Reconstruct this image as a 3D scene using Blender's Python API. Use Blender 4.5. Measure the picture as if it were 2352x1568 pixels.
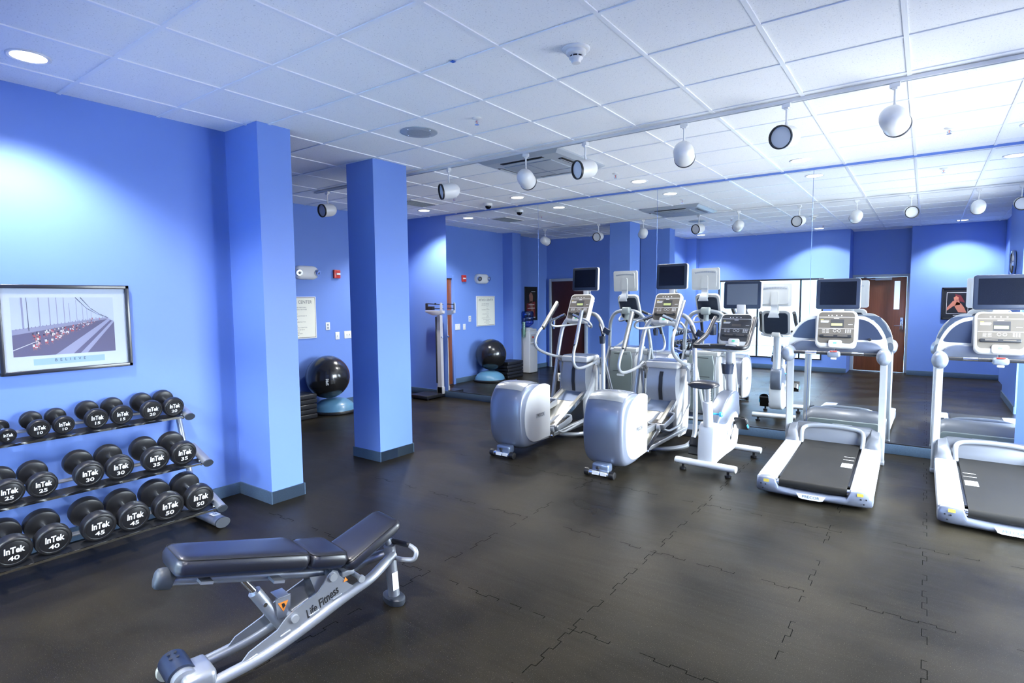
import bpy, bmesh, math, random
from mathutils import Vector, Matrix
random.seed(4)
for o in list(bpy.data.objects): bpy.data.objects.remove(o)
S = bpy.context.scene
COL = S.collection
R = math.radians
# ---------------------------------------------------------------- camera
yaw, pitch, roll = 0.6298, -0.0759, -0.0090
fw = Vector((-math.sin(yaw)*math.cos(pitch), math.cos(yaw)*math.cos(pitch), math.sin(pitch)))
rt = Vector((math.cos(yaw), math.sin(yaw), 0)); up = rt.cross(fw)
rt2 = rt*math.cos(roll)+up*math.sin(roll); up2 = up*math.cos(roll)-rt*math.sin(roll)
cam = bpy.data.cameras.new('camera'); co = bpy.data.objects.new('camera', cam); COL.objects.link(co)
cam.sensor_width = 36; cam.lens = 1302.5/2352*36; cam.clip_start = .05; cam.clip_end = 200
mw = Matrix((rt2, up2, -fw)).transposed().to_4x4(); mw.translation = Vector((3.795, -1.379, 1.657))
co.matrix_world = mw; S.camera = co
# ---------------------------------------------------------------- view and world
S.view_settings.view_transform = 'Standard'; S.view_settings.look = 'None'
S.view_settings.exposure = 0.2; S.view_settings.gamma = 1; S.view_settings.use_curve_mapping = False
W = bpy.data.worlds.new('world'); S.world = W; W.use_nodes = True
wn = W.node_tree; bg = wn.nodes['Background']
bg.inputs[1].default_value = 40.0
wt = wn.nodes.new('ShaderNodeTexCoord'); ws = wn.nodes.new('ShaderNodeSeparateXYZ'); wr = wn.nodes.new('ShaderNodeValToRGB')
wr.color_ramp.elements[0].position = .47; wr.color_ramp.elements[0].color = (.20, .20, .20, 1)      # sunlit ground outside
wr.color_ramp.elements[1].position = .53; wr.color_ramp.elements[1].color = (.88, .94, 1, 1)         # bright sky
wm_ = wn.nodes.new('ShaderNodeMath'); wm_.operation = 'MULTIPLY_ADD'; wm_.inputs[1].default_value = .5; wm_.inputs[2].default_value = .5
wn.links.new(wt.outputs['Generated'], ws.inputs[0]); wn.links.new(ws.outputs[2], wm_.inputs[0]); wn.links.new(wm_.outputs[0], wr.inputs[0]); wn.links.new(wr.outputs[0], bg.inputs[0])
def area(name, loc, rot, sx, sy, power, color=(1, 1, 1), portal=False):
    l = bpy.data.lights.new(name, 'AREA'); l.shape = 'RECTANGLE'; l.size = sx; l.size_y = sy
    l.energy = power; l.color = color; l.cycles.is_portal = portal
    o = bpy.data.objects.new(name, l); COL.objects.link(o); o.location = loc; o.rotation_euler = rot
    return o
area('daylight_portal', (5.24, 3.6, 1.3), (0, R(90), 0), 2.5, 3.0, 1, portal=True)
POOL_POWER, DOWN_POWER = 320, 200
# ---------------------------------------------------------------- materials
def mat(name, base, rough=.5, metal=0, spec=.5, coat=0, emit=None, es=0, noise=None, bump=None, alpha=None):
    m = bpy.data.materials.new(name); m.use_nodes = True; nt = m.node_tree; b = nt.nodes['Principled BSDF']
    b.inputs['Base Color'].default_value = (*base, 1); b.inputs['Roughness'].default_value = rough
    b.inputs['Metallic'].default_value = metal; b.inputs['Specular IOR Level'].default_value = spec
    b.inputs['Coat Weight'].default_value = coat; b.inputs['Coat Roughness'].default_value = .15
    if emit: b.inputs['Emission Color'].default_value = (*emit, 1); b.inputs['Emission Strength'].default_value = es
    if alpha is not None: b.inputs['Alpha'].default_value = alpha
    tc = nt.nodes.new('ShaderNodeTexCoord')
    if noise:   # (scale, amount): gentle variation of the base colour
        n = nt.nodes.new('ShaderNodeTexNoise'); n.inputs['Scale'].default_value = noise[0]; n.inputs['Detail'].default_value = 4
        r = nt.nodes.new('ShaderNodeMix'); r.data_type = 'RGBA'
        a = noise[1]
        r.inputs[6].default_value = (*[max(0, c*(1-a)) for c in base], 1); r.inputs[7].default_value = (*[min(1, c*(1+a)) for c in base], 1)
        nt.links.new(tc.outputs['Object'], n.inputs['Vector']); nt.links.new(n.outputs['Fac'], r.inputs[0]); nt.links.new(r.outputs[2], b.inputs['Base Color'])
    if bump:    # (scale, strength)
        n = nt.nodes.new('ShaderNodeTexNoise'); n.inputs['Scale'].default_value = bump[0]; n.inputs['Detail'].default_value = 3
        bp = nt.nodes.new('ShaderNodeBump'); bp.inputs['Strength'].default_value = bump[1]; bp.inputs['Distance'].default_value = .002
        nt.links.new(tc.outputs['Object'], n.inputs['Vector']); nt.links.new(n.outputs['Fac'], bp.inputs['Height']); nt.links.new(bp.outputs[0], b.inputs['Normal'])
    return m
BLUE = mat('blue_paint', (.155, .272, .68), .45, spec=.35, noise=(3, .03), bump=(160, .08))
CTILE = mat('ceiling_tile', (.80, .83, .88), .9, spec=.1)
nt = CTILE.node_tree; b = nt.nodes['Principled BSDF']; tc = nt.nodes.new('ShaderNodeTexCoord')
v = nt.nodes.new('ShaderNodeTexNoise'); v.inputs['Scale'].default_value = 120; v.inputs['Detail'].default_value = 6; v.inputs['Roughness'].default_value = .7
cr = nt.nodes.new('ShaderNodeValToRGB'); cr.color_ramp.elements[0].position = .33; cr.color_ramp.elements[0].color = (.50, .52, .57, 1)
cr.color_ramp.elements[1].position = .41; cr.color_ramp.elements[1].color = (.92, .93, .95, 1)
bp = nt.nodes.new('ShaderNodeBump'); bp.inputs['Strength'].default_value = .5; bp.inputs['Distance'].default_value = .003
nt.links.new(tc.outputs['Object'], v.inputs['Vector']); nt.links.new(v.outputs['Fac'], cr.inputs[0]); nt.links.new(cr.outputs[0], b.inputs['Base Color'])
nt.links.new(v.outputs['Fac'], bp.inputs['Height']); nt.links.new(bp.outputs[0], b.inputs['Normal'])
GRID = mat('grid_white', (.88, .90, .94), .35)
FLOOR = mat('rubber_floor', (.02, .02, .021), .33, spec=.12)
nt = FLOOR.node_tree; b = nt.nodes['Principled BSDF']; b.inputs['Specular Tint'].default_value = (1, .92, .78, 1); tc = nt.nodes.new('ShaderNodeTexCoord')
n1 = nt.nodes.new('ShaderNodeTexNoise'); n1.inputs['Scale'].default_value = 1.4; n1.inputs['Detail'].default_value = 8; n1.inputs['Distortion'].default_value = .2
n2 = nt.nodes.new('ShaderNodeTexNoise'); n2.inputs['Scale'].default_value = 420; n2.inputs['Detail'].default_value = 2
mx = nt.nodes.new('ShaderNodeMix'); mx.data_type = 'RGBA'; mx.inputs[6].default_value = (.007, .0062, .0047, 1); mx.inputs[7].default_value = (.025, .0212, .0146, 1)
mp = nt.nodes.new('ShaderNodeMapRange'); mp.inputs[1].default_value = .3; mp.inputs[2].default_value = .75; mp.inputs[3].default_value = .27; mp.inputs[4].default_value = .46
bp = nt.nodes.new('ShaderNodeBump'); bp.inputs['Strength'].default_value = .35; bp.inputs['Distance'].default_value = .0012
bp2 = nt.nodes.new('ShaderNodeBump'); bp2.inputs['Strength'].default_value = .22; bp2.inputs['Distance'].default_value = .03
nt.links.new(tc.outputs['Object'], n1.inputs['Vector']); nt.links.new(tc.outputs['Object'], n2.inputs['Vector'])
ct_ = nt.nodes.new('ShaderNodeMapRange'); ct_.inputs[1].default_value = .34; ct_.inputs[2].default_value = .68
fl = nt.nodes.new('ShaderNodeTexNoise'); fl.inputs['Scale'].default_value = 230; fl.inputs['Detail'].default_value = 1
fr_ = nt.nodes.new('ShaderNodeMapRange'); fr_.inputs[1].default_value = .66; fr_.inputs[2].default_value = .74
mf = nt.nodes.new('ShaderNodeMix'); mf.data_type = 'RGBA'; mf.inputs[7].default_value = (.11, .095, .07, 1)
nt.links.new(tc.outputs['Object'], fl.inputs['Vector']); nt.links.new(fl.outputs['Fac'], fr_.inputs[0]); nt.links.new(fr_.outputs[0], mf.inputs[0])
nt.links.new(n1.outputs['Fac'], ct_.inputs[0]); nt.links.new(ct_.outputs[0], mx.inputs[0]); nt.links.new(mx.outputs[2], mf.inputs[6]); nt.links.new(mf.outputs[2], b.inputs['Base Color'])
cm = nt.nodes.new('ShaderNodeMapping'); cm.inputs['Rotation'].default_value = (0, 0, .5); cm.inputs['Scale'].default_value = (.45, 2.2, 1)
cn = nt.nodes.new('ShaderNodeTexNoise'); cn.inputs['Scale'].default_value = 1.6; cn.inputs['Detail'].default_value = 3; cn.inputs['Distortion'].default_value = .35
nt.links.new(tc.outputs['Object'], cm.inputs[0]); nt.links.new(cm.outputs[0], cn.inputs['Vector'])
nt.links.new(n1.outputs['Fac'], mp.inputs[0]); nt.links.new(mp.outputs[0], b.inputs['Roughness'])
nt.links.new(cn.outputs['Fac'], bp2.inputs['Height']); nt.links.new(bp2.outputs[0], bp.inputs['Normal'])
nt.links.new(n2.outputs['Fac'], bp.inputs['Height']); nt.links.new(bp.outputs[0], b.inputs['Normal'])
SEAM = mat('mat_seam', (.003, .003, .003), .9, spec=.05)
BASE = mat('blue_grey_base', (.055, .10, .165), .8, noise=(220, .5), bump=(260, .5))
MIRROR = mat('mirror_silver', (.86, .90, .92), 0.0, metal=1)
EDGE = mat('mirror_edge', (.75, .82, .80), .15, metal=.6)
WHITE = mat('white_plastic', (.78, .78, .78), .35, coat=.3)
OFFW = mat('warm_white_shell', (.50, .50, .505), .4, coat=.15)
ENAM = mat('white_enamel', (.54, .55, .58), .3, coat=.3)
SILVER = mat('silver_paint', (.33, .35, .39), .36, metal=.55, coat=.3, noise=(60, .03))
SILVD = mat('dark_silver_paint', (.19, .24, .35), .3, metal=.55, coat=.4)
TUBE = mat('light_silver_tube', (.47, .49, .52), .3, metal=.5, coat=.3)
CHROME = mat('chrome', (.85, .86, .88), .09, metal=1)
BRUSH = mat('brushed_plate', (.62, .60, .53), .3, metal=.85, noise=(30, .08))
BLK = mat('black_plastic', (.015, .016, .02), .35)
RUBB = mat('black_rubber', (.011, .011, .013), .38, bump=(300, .15))
LEATH = mat('black_vinyl', (.012, .013, .02), .32, coat=.25, bump=(500, .25))
STITCH = mat('dark_stitching', (.004, .004, .005), .8)
NAVY = mat('navy_plastic', (.013, .020, .042), .36, coat=.1)
SCREEN = mat('dark_screen', (.004, .005, .009), .2, spec=.3)
SCREENG = mat('grey_screen', (.10, .11, .13), .3, coat=.3)
PANELG = mat('console_overlay', (.10, .088, .075), .4, coat=.1)
PANELD = mat('console_overlay_dark', (.045, .045, .05), .3, coat=.3)
LCD = mat('lcd_green', (.42, .47, .18), .3)
MARK = mat('white_print', (.85, .86, .88), .5)
MARKK = mat('black_print', (.01, .01, .012), .5)
MARKB = mat('blue_grey_print', (.12, .20, .30), .5)
GREEN = mat('green_button', (.12, .55, .35), .4)
RED = mat('red_plastic', (.62, .035, .025), .35, coat=.3)
YEL = mat('yellow_label', (.65, .50, .08), .5)
ORANGE = mat('orange_label', (.85, .25, .03), .5)
CYAN = mat('cyan_plastic', (.06, .42, .68), .35)
BELT = mat('running_belt', (.012, .0115, .011), .55, spec=.22, bump=(500, .4), noise=(9, .25))
WOOD = mat('reddish_brown_wood', (.19, .055, .02), .35, coat=.3)
nt = WOOD.node_tree; b = nt.nodes['Principled BSDF']; tc = nt.nodes.new('ShaderNodeTexCoord'); mpn = nt.nodes.new('ShaderNodeMapping')
mpn.inputs['Scale'].default_value = (14, 14, .8); ns = nt.nodes.new('ShaderNodeTexNoise'); ns.inputs['Scale'].default_value = 2.5; ns.inputs['Detail'].default_value = 6
cr = nt.nodes.new('ShaderNodeValToRGB'); cr.color_ramp.elements[0].color = (.12, .03, .012, 1); cr.color_ramp.elements[1].color = (.27, .085, .03, 1)
nt.links.new(tc.outputs['Object'], mpn.inputs[0]); nt.links.new(mpn.outputs[0], ns.inputs['Vector']); nt.links.new(ns.outputs['Fac'], cr.inputs[0]); nt.links.new(cr.outputs[0], b.inputs['Base Color'])
DWOOD = mat('dark_maroon_wood', (.055, .012, .009), .4, coat=.15, noise=(12, .25))
DFRAME = mat('grey_door_frame', (.42, .48, .55), .45)
WFRAME = mat('black_window_frame', (.012, .013, .02), .4)
LAMP = mat('lamp_disc', (1, 1, 1), .5, emit=(1, .97, .92), es=14)
GRILLE = mat('grey_grille', (.30, .34, .40), .6, noise=(300, .5))
ACG = mat('cassette_plastic', (.36, .40, .46), .45)
LENS = mat('lamp_glass', (.16, .18, .22), .15, coat=.6)
CAPG = mat('dark_grey_cap', (.035, .042, .055), .45)
BALLM = mat('glossy_black_vinyl', (.012, .012, .014), .2, coat=.5)
BOSU = mat('pale_blue_rubber', (.10, .25, .40), .35, coat=.2)
CREAM = mat('cream_board', (.80, .79, .68), .5)
PALE = mat('pool_wall_paint', (.60, .74, .88), .6)
PFLOOR = mat('pool_deck_tile', (.72, .76, .78), .35)
WATER = mat('pool_water', (.05, .38, .52), .06, noise=(6, .3), bump=(14, .6))
def glassmat(name, tint, refl=.08):
    m = bpy.data.materials.new(name); m.use_nodes = True; nt = m.node_tree; nt.nodes.clear()
    o = nt.nodes.new('ShaderNodeOutputMaterial'); mx = nt.nodes.new('ShaderNodeMixShader'); t = nt.nodes.new('ShaderNodeBsdfTransparent'); g = nt.nodes.new('ShaderNodeBsdfGlossy')
    f = nt.nodes.new('ShaderNodeLayerWeight'); f.inputs['Blend'].default_value = .15
    mu = nt.nodes.new('ShaderNodeMath'); mu.operation = 'MULTIPLY_ADD'; mu.inputs[1].default_value = .6; mu.inputs[2].default_value = refl
    t.inputs[0].default_value = (*tint, 1); g.inputs['Roughness'].default_value = .01
    nt.links.new(f.outputs['Fresnel'], mu.inputs[0]); nt.links.new(mu.outputs[0], mx.inputs[0]); nt.links.new(t.outputs[0], mx.inputs[1]); nt.links.new(g.outputs[0], mx.inputs[2]); nt.links.new(mx.outputs[0], o.inputs[0])
    return m
GLASS = glassmat('window_glass', (.95, .98, .99), .02)
PGLASS = glassmat('picture_glass', (1, 1, 1), .06)
BOTTLE = glassmat('blue_water_bottle', (.22, .42, .85), .15)
CUPS = glassmat('clear_cup_tube', (.80, .93, .86), .12)
# ---------------------------------------------------------------- mesh helper
_txt = {}
def text_mesh(s, bold=0.0, ext=0.0005):
    k = (s, bold, ext)
    if k not in _txt:
        c = bpy.data.curves.new('t', 'FONT'); c.body = s; c.size = 1; c.offset = bold; c.extrude = 0; c.align_x = 'CENTER'; c.align_y = 'CENTER'; c.resolution_u = 3
        o = bpy.data.objects.new('t', c); COL.objects.link(o)
        dg = bpy.context.evaluated_depsgraph_get(); me = bpy.data.meshes.new_from_object(o.evaluated_get(dg))
        _txt[k] = ([tuple(x.co) for x in me.vertices], [tuple(p.vertices) for p in me.polygons])
        bpy.data.objects.remove(o); bpy.data.curves.remove(c); bpy.data.meshes.remove(me)
    return _txt[k]
def frame(o, x, y):
    o = Vector(o); x = Vector(x).normalized(); y = Vector(y); z = x.cross(y).normalized(); y = z.cross(x)
    m = Matrix((x, y, z)).transposed().to_4x4(); m.translation = o; return m
def rrect(w, h, r, n=5):
    r = min(r, w/2-1e-5, h/2-1e-5); o = []
    for cx, cy, a in ((w/2-r, h/2-r, 0), (-w/2+r, h/2-r, 90), (-w/2+r, -h/2+r, 180), (w/2-r, -h/2+r, 270)):
        for i in range(n+1): t = R(a+90*i/n); o.append((cx+r*math.cos(t), cy+r*math.sin(t)))
    return o
def catmull(P, n=6, closed=False):
    P = [Vector(p) for p in P]; o = []; L = len(P)
    rng = range(L) if closed else range(L-1)
    for i in rng:
        if closed: a, b, c, d = P[(i-1) % L], P[i], P[(i+1) % L], P[(i+2) % L]
        else: a, b, c, d = P[max(i-1, 0)], P[i], P[i+1], P[min(i+2, L-1)]
        for k in range(n):
            t = k/n; o.append(.5*((2*b)+(-a+c)*t+(2*a-5*b+4*c-d)*t*t+(-a+3*b-3*c+d)*t**3))
    if not closed: o.append(P[-1])
    return o
def rounded(P, r, n=5):
    """polyline with its corners rounded to radius r"""
    P = [Vector(p) for p in P]; o = [P[0]]
    for i in range(1, len(P)-1):
        a, b, c = P[i-1], P[i], P[i+1]; rr = min(r, (a-b).length*.49, (c-b).length*.49)
        p = b+(a-b).normalized()*rr; q = b+(c-b).normalized()*rr
        for k in range(n+1):
            t = k/n; o.append((1-t)**2*p+2*t*(1-t)*b+t*t*q)
    o.append(P[-1]); return o
class MB:
    def __init__(s): s.bm = bmesh.new(); s.X = Matrix(); s.mi = 0
    def at(s, m): s.X = m; return s
    def mt(s, i): s.mi = i; return s
    def v(s, p): return s.bm.verts.new(s.X @ Vector(p))
    def f(s, vs, sm=True):
        try: f = s.bm.faces.new(vs); f.material_index = s.mi; f.smooth = sm; return f
        except ValueError: return None
    def box(s, c, d, bev=0, rot=None):
        c = Vector(c); x, y, z = [k/2 for k in d]; M = rot if rot else Matrix.Identity(3)
        if bev > 0:
            bev = min(bev, min(x, y, z)*.95)
            n0 = len(s.bm.verts); tmp = bmesh.new(); bmesh.ops.create_cube(tmp, size=1)
            for vv in tmp.verts: vv.co = Vector((vv.co.x*2*x, vv.co.y*2*y, vv.co.z*2*z))
            bmesh.ops.bevel(tmp, geom=list(tmp.edges), offset=bev, segments=3, affect='EDGES', profile=.5)
            mp = {vv: s.v(c+M @ vv.co) for vv in tmp.verts}
            for ff in tmp.faces: s.f([mp[q] for q in ff.verts])
            tmp.free(); return s
        V = [s.v(c+M @ Vector((a*x, b*y, e*z))) for a in (-1, 1) for b in (-1, 1) for e in (-1, 1)]
        for q in ((0, 1, 3, 2), (4, 6, 7, 5), (0, 4, 5, 1), (2, 3, 7, 6), (0, 2, 6, 4), (1, 5, 7, 3)): s.f([V[i] for i in q])
        return s
    def bar(s, a, b, w, h, bev=0, upv=(0, 0, 1)):
        a, b = Vector(a), Vector(b); d = (b-a); L = d.length; y = d/L; x = y.cross(Vector(upv)).normalized(); z = x.cross(y)
        return s.box((a+b)/2, (w, L, h), bev, Matrix((x, y, z)).transposed())
    def loft(s, rings, cap=True, closed=True):
        rs = [[s.v(p) for p in r] for r in rings]
        for a, b in zip(rs[:-1], rs[1:]):
            n = len(a)
            for i in range(n if closed else n-1): s.f([a[i], a[(i+1) % n], b[(i+1) % n], b[i]])
        if cap: s.f(rs[0][::-1]); s.f(rs[-1])
        return s
    def tube(s, P, r, seg=12, closed=False, flat=1.0, cap=True):
        P = [Vector(p) for p in P]; n = len(P); rings = []; prev = None
        rr = r if hasattr(r, '__len__') else [r]*n
        for i in range(n):
            if closed: t = (P[(i+1) % n]-P[i-1]).normalized()
            else: t = (P[min(i+1, n-1)]-P[max(i-1, 0)]).normalized()
            if prev is None:
                u = t.cross(Vector((0, 0, 1)));
                if u.length < .05: u = t.cross(Vector((1, 0, 0)))
                u.normalize()
            else: u = (prev-t*prev.dot(t)).normalized()
            w = t.cross(u); prev = u
            rings.append([P[i]+(u*math.cos(2*math.pi*k/seg)+w*math.sin(2*math.pi*k/seg)*flat)*rr[i] for k in range(seg)])
        if closed: rings.append(rings[0])
        return s.loft(rings, cap=cap and not closed)
    def cyl(s, a, b, r, r2=None, seg=20):
        return s.tube([a, b], [r, r if r2 is None else r2], seg)
    def lathe(s, prof, o=(0, 0, 0), ax=(0, 0, 1), seg=32, cap=True):
        o = Vector(o); ax = Vector(ax).normalized(); u = ax.cross(Vector((1, 0, 0)));
        if u.length < .1: u = ax.cross(Vector((0, 1, 0)))
        u.normalize(); w = ax.cross(u)
        return s.loft([[o+ax*h+(u*math.cos(2*math.pi*k/seg)+w*math.sin(2*math.pi*k/seg))*max(r, 1e-5) for k in range(seg)] for r, h in prof], cap=cap)
    def prism(s, out, d, bev=0):
        """2D outline in the current frame's xy, extruded from z=0 to d, front edge optionally chamfered"""
        cx = sum(p[0] for p in out)/len(out); cy = sum(p[1] for p in out)/len(out)
        rs = [[(x, y, 0) for x, y in out]]
        if bev > 0:
            w = max(abs(x-cx) for x, y in out); h = max(abs(y-cy) for x, y in out)
            for k in range(4):
                t = k/3*math.pi/2; q = bev*(1-math.cos(t)); zz = d-bev+bev*math.sin(t)
                rs.append([(cx+(x-cx)*(1-q/w), cy+(y-cy)*(1-q/h), zz) for x, y in out])
        else: rs.append([(x, y, d) for x, y in out])
        return s.loft(rs)
    def text(s, t, size, sx=1.0, bold=0.0, z=0.0, off=(0, 0), shear=0):
        V, F = text_mesh(t, bold)
        vs = [s.v((off[0]+(x+shear*y)*size*sx, off[1]+y*size, z)) for x, y, _ in V]
        for f in F: s.f([vs[i] for i in f], False)
        return s
    def build(s, name, mats, parent=None, sharp=38, sub=0):
        bm = s.bm; bmesh.ops.remove_doubles(bm, verts=bm.verts, dist=1e-6)
        bmesh.ops.recalc_face_normals(bm, faces=bm.faces)
        a = R(sharp)
        for e in bm.edges:
            if len(e.link_faces) == 2 and e.calc_face_angle(0) > a: e.smooth = False
        me = bpy.data.meshes.new(name); bm.to_mesh(me); bm.free()
        for m in (mats if isinstance(mats, (list, tuple)) else [mats]): me.materials.append(m)
        o = bpy.data.objects.new(name, me); COL.objects.link(o); o.parent = parent
        if sub: md = o.modifiers.new('s', 'SUBSURF'); md.levels = sub; md.render_levels = sub
        return o
def thing(name, label, cat, loc=(0, 0, 0), rz=0, group=None):
    o = bpy.data.objects.new(name, None); o.empty_display_size = .1; COL.objects.link(o); o.location = loc; o.rotation_euler = (0, 0, rz)
    o['label'] = label; o['category'] = cat
    if group: o['group'] = group
    return o
def tag(o, label, cat, group=None):
    o['label'] = label; o['category'] = cat
    if group: o['group'] = group
    return o
def struct(o, label=None):
    o['kind'] = 'structure'
    if label: o['label'] = label
    return o
def dup(root, loc, label, rz=None, group=None):
    r = root.copy(); COL.objects.link(r); r.location = loc
    if rz is not None: r.rotation_euler = (0, 0, rz)
    r['label'] = label
    if group: r['group'] = group
    for ch in list(root.children):
        c = ch.copy(); COL.objects.link(c); c.parent = r
        for g in ch.children: d = g.copy(); COL.objects.link(d); d.parent = c
    return r
def bx(x0, x1, y0, y1, z0, z1): return ((x0+x1)/2, (y0+y1)/2, (z0+z1)/2), (x1-x0, y1-y0, z1-z0)
# ================================================================ the room
H = 3.048; T = .6096; MY = 5.67; SX = -3.61; LX = -.94
def wall(name, *b, m=BLUE): return struct(MB().box(*bx(*b)).build(name, m))
# floor with interlocking-tile seams
fb = MB().box(*bx(-3.8, 5.3, -2.1, 5.8, -.12, 0))
floor = struct(fb.build('floor', FLOOR))
sm = MB()
def seam(x0, y0, x1, y1, step=.075, amp=.011):
    d = Vector((x1-x0, y1-y0, 0)); L = d.length; d /= L; n = Vector((-d.y, d.x, 0)); k = int(L/step); s = 1
    for i in range(k):
        if (i//3) % 3 != 0 and random.random() < .62: s = -s; continue
        a = Vector((x0, y0, 0))+d*(i*step); s = -s; w = .0019
        p = a+n*amp*s; q = p+d*step
        for u, v in ((p, q), (q, q-n*2*amp*s)):
            if (v-u).length < 1e-4: continue
            e = (v-u).normalized(); m = Vector((-e.y, e.x, 0))*w
            z = Vector((0, 0, .0006)); sm.f([sm.v(u-m+z), sm.v(v-m+z), sm.v(v+m+z), sm.v(u+m+z)])
for x in (3.85, 3.31, 2.42, 1.40): seam(x, -1.9, x, 5.5)
for y in (1.0, 2.06, 3.1): seam(-.3, y, 5.0, y)
sm.build('interlocking_seams', SEAM, floor)
# ceiling: tiles, grid
ceil = struct(MB().box(*bx(-3.8, 5.3, -2.1, 5.8, H, H+.08)).build('ceiling', CTILE))
g = MB(); w = .012
for i in range(-6, 9): g.box(*bx(i*T-w, i*T+w, -2.0, 5.7, H-.007, H+.001))
for j in range(-3, 10): g.box(*bx(-3.7, 5.2, j*T-w, j*T+w, H-.0065, H+.001))
g.build('suspension_grid', GRID, ceil)
# walls
wall('wall_mirror_side', -3.75, 5.3, MY, MY+.12, 0, H)
wall('wall_sign_side', SX-.12, SX, 2.7, MY, 0, H)
wall('wall_alcove', SX-.12, SX, .95, 2.7, 0, H)
wall('wall_alcove_corner', SX, SX+.26, 2.55, 2.86, 0, H)
wall('wall_alcove_rear', SX-.12, LX, .98, 1.10, 0, H)
wall('wall_left', LX-.12, LX, -2.0, 1.098, 0, H)
wall('wall_left_pilaster', LX, -.457, 1.114, 1.402, 0, H)
wall('wall_pilaster_return', LX-.14, LX, 1.10, 1.402, 0, H)
wall('wall_column', -1.066, -.657, 2.429, 2.876, 0, H)
WX = 4.98   # right wall
wall('wall_right_pillar', 4.84, 5.3, .72, 2.38, 0, H)
wall('wall_right', WX, 5.2, 2.38, 5.10, 2.45, H)
wall('wall_right_end', WX, 5.2, 5.10, MY, 0, H)
wall('wall_right_front', WX, 5.2, -1.55, .72, 0, H)
# window wall behind the camera
WY = -1.2
wall('wall_window_side', LX, 2.47, WY-.13, WY, 2.03, H)
wall('wall_window_sill', LX, 2.47, WY-.13, WY, 0, .25)
wall('wall_window_left', LX, -.22, WY-.13, WY, .25, 2.03)
wall('wall_window_right', 2.0, 2.47, WY-.13, WY, .25, 2.03)
wall('wall_corner_pier', LX, -.70, WY, WY+.2, 0, H)
wall('wall_door_return', 2.35, 2.47, -2.0, WY-.13, 0, H)
wall('wall_door_side', 2.47, 3.52, -2.0, -1.9, 2.10, H)
wall('wall_pier', 3.52, 5.3, -2.0, -1.56, 0, H)
# mirror-wall trim, baseboards
def baseb(name, b): return struct(MB().box(*bx(*b), bev=.004).build(name, BASE))
t = .012; bh = .10
baseb('baseboard_mirror_side', (-3.6, 4.97, MY-.022, MY, 0, .105))
baseb('baseboard_sign_side', (SX, SX+t, 2.86, 4.48, 0, bh))
baseb('baseboard_alcove', (SX, SX+t, 1.10, 2.55, 0, bh))
baseb('baseboard_alcove_rear', (-2.5, LX-.14, 1.10, 1.10+t, 0, bh))
baseb('baseboard_left', (LX, LX+t, -1.0, 1.114, 0, bh))
baseb('baseboard_window_side', (-.70, 2.47, WY, WY+t, 0, bh))
baseb('baseboard_pier', (3.52, WX, -1.56, -1.56+t, 0, bh))
def ringbase(name, x0, x1, y0, y1):
    m = MB()
    for b in ((x0-t, x1+t, y0-t, y0), (x0-t, x1+t, y1, y1+t), (x0-t, x0, y0, y1), (x1, x1+t, y0, y1)): m.box(*bx(*b, 0, bh))
    return struct(m.build(name, BASE))
ringbase('baseboard_column', -1.066, -.657, 2.429, 2.876)
m = MB(); m.box(*bx(LX+t, -.457+t, 1.114-t, 1.114, 0, bh)); m.box(*bx(-.457, -.457+t, 1.114, 1.402, 0, bh)); m.box(*bx(LX, -.457+t, 1.402, 1.402+t, 0, bh))
struct(m.build('baseboard_left_pilaster', BASE))
m = MB(); m.box(*bx(SX, SX+.26+t, 2.86, 2.86+t, 0, bh)); m.box(*bx(SX+.26, SX+.26+t, 2.55, 2.86, 0, bh)); struct(m.build('baseboard_alcove_corner', BASE))
m = MB(); m.box(*bx(4.84-t, 4.84, .72, 2.38, 0, bh)); struct(m.build('baseboard_right_pillar', BASE))
# mirror panels
ML = ['leftmost wall mirror panel, beside the physician scale', 'wall mirror panel behind the left elliptical trainer', 'wall mirror panel behind the exercise bike', 'rightmost wall mirror panel, behind the treadmills']
for i, (a, b_) in enumerate(((-2.676, -.846), (-.842, .976), (.980, 2.753), (2.757, 4.52))):
    mm = MB(); mm.mt(0).box(*bx(a, b_, MY-.006, MY-.0005, .118, 3.022))
    o = mm.build('mirror_panel', MIRROR); tag(o, ML[i], 'mirror', 'mirror panels along the wall')
m = MB(); m.box(*bx(-2.67, 4.52, MY-.02, MY-.001, .105, .117)); struct(m.build('trim_1', BLK))
# doors
def door(n, fx, flip, w, h, wood, vision, handle_side, loc, rz, fm=None):
    """door in its local xz plane facing -y"""
    r = thing('door_%d' % n, '', 'door', loc, rz); del r['category']; del r['label']; r['kind'] = 'structure'
    m = MB(); fr = .06
    m.box(*bx(-w/2-fr, -w/2, -.03, .06, 0, h+fr), bev=.004); m.box(*bx(w/2, w/2+fr, -.03, .06, 0, h+fr), bev=.004); m.box(*bx(-w/2, w/2, -.03, .06, h, h+fr), bev=.004)
    m.build('door_frame', fm or DFRAME, r)
    m = MB(); m.box(*bx(-w/2+.004, w/2-.004, 0, .045, .01, h-.004), bev=.003); m.build('door_leaf', wood, r)
    if vision:
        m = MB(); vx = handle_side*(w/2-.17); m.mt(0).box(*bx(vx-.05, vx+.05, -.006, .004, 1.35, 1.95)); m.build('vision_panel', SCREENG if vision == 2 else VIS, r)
    m = MB(); hx = handle_side*(w/2-.07)
    m.box((hx, -.012, 1.05), (.06, .024, .26), bev=.01); m.cyl((hx, -.02, 1.0), (hx, -.07, 1.0), .012); m.tube(rounded([(hx, -.065, 1.0), (hx-handle_side*.13, -.065, 1.0)], .01), .010)
    m.build('door_handle', CHROME, r)
    return r
VIS = mat('glowing_vision_glass', (.75, .85, .95), .1, coat=.5, emit=(.75, .88, 1), es=.7)  # emission stands in for the bright room behind the door glass
d2 = door(2, 0, 0, .93, 2.04, WOOD, 1, -1, (3.0, -1.9, 0), math.pi)
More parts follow.
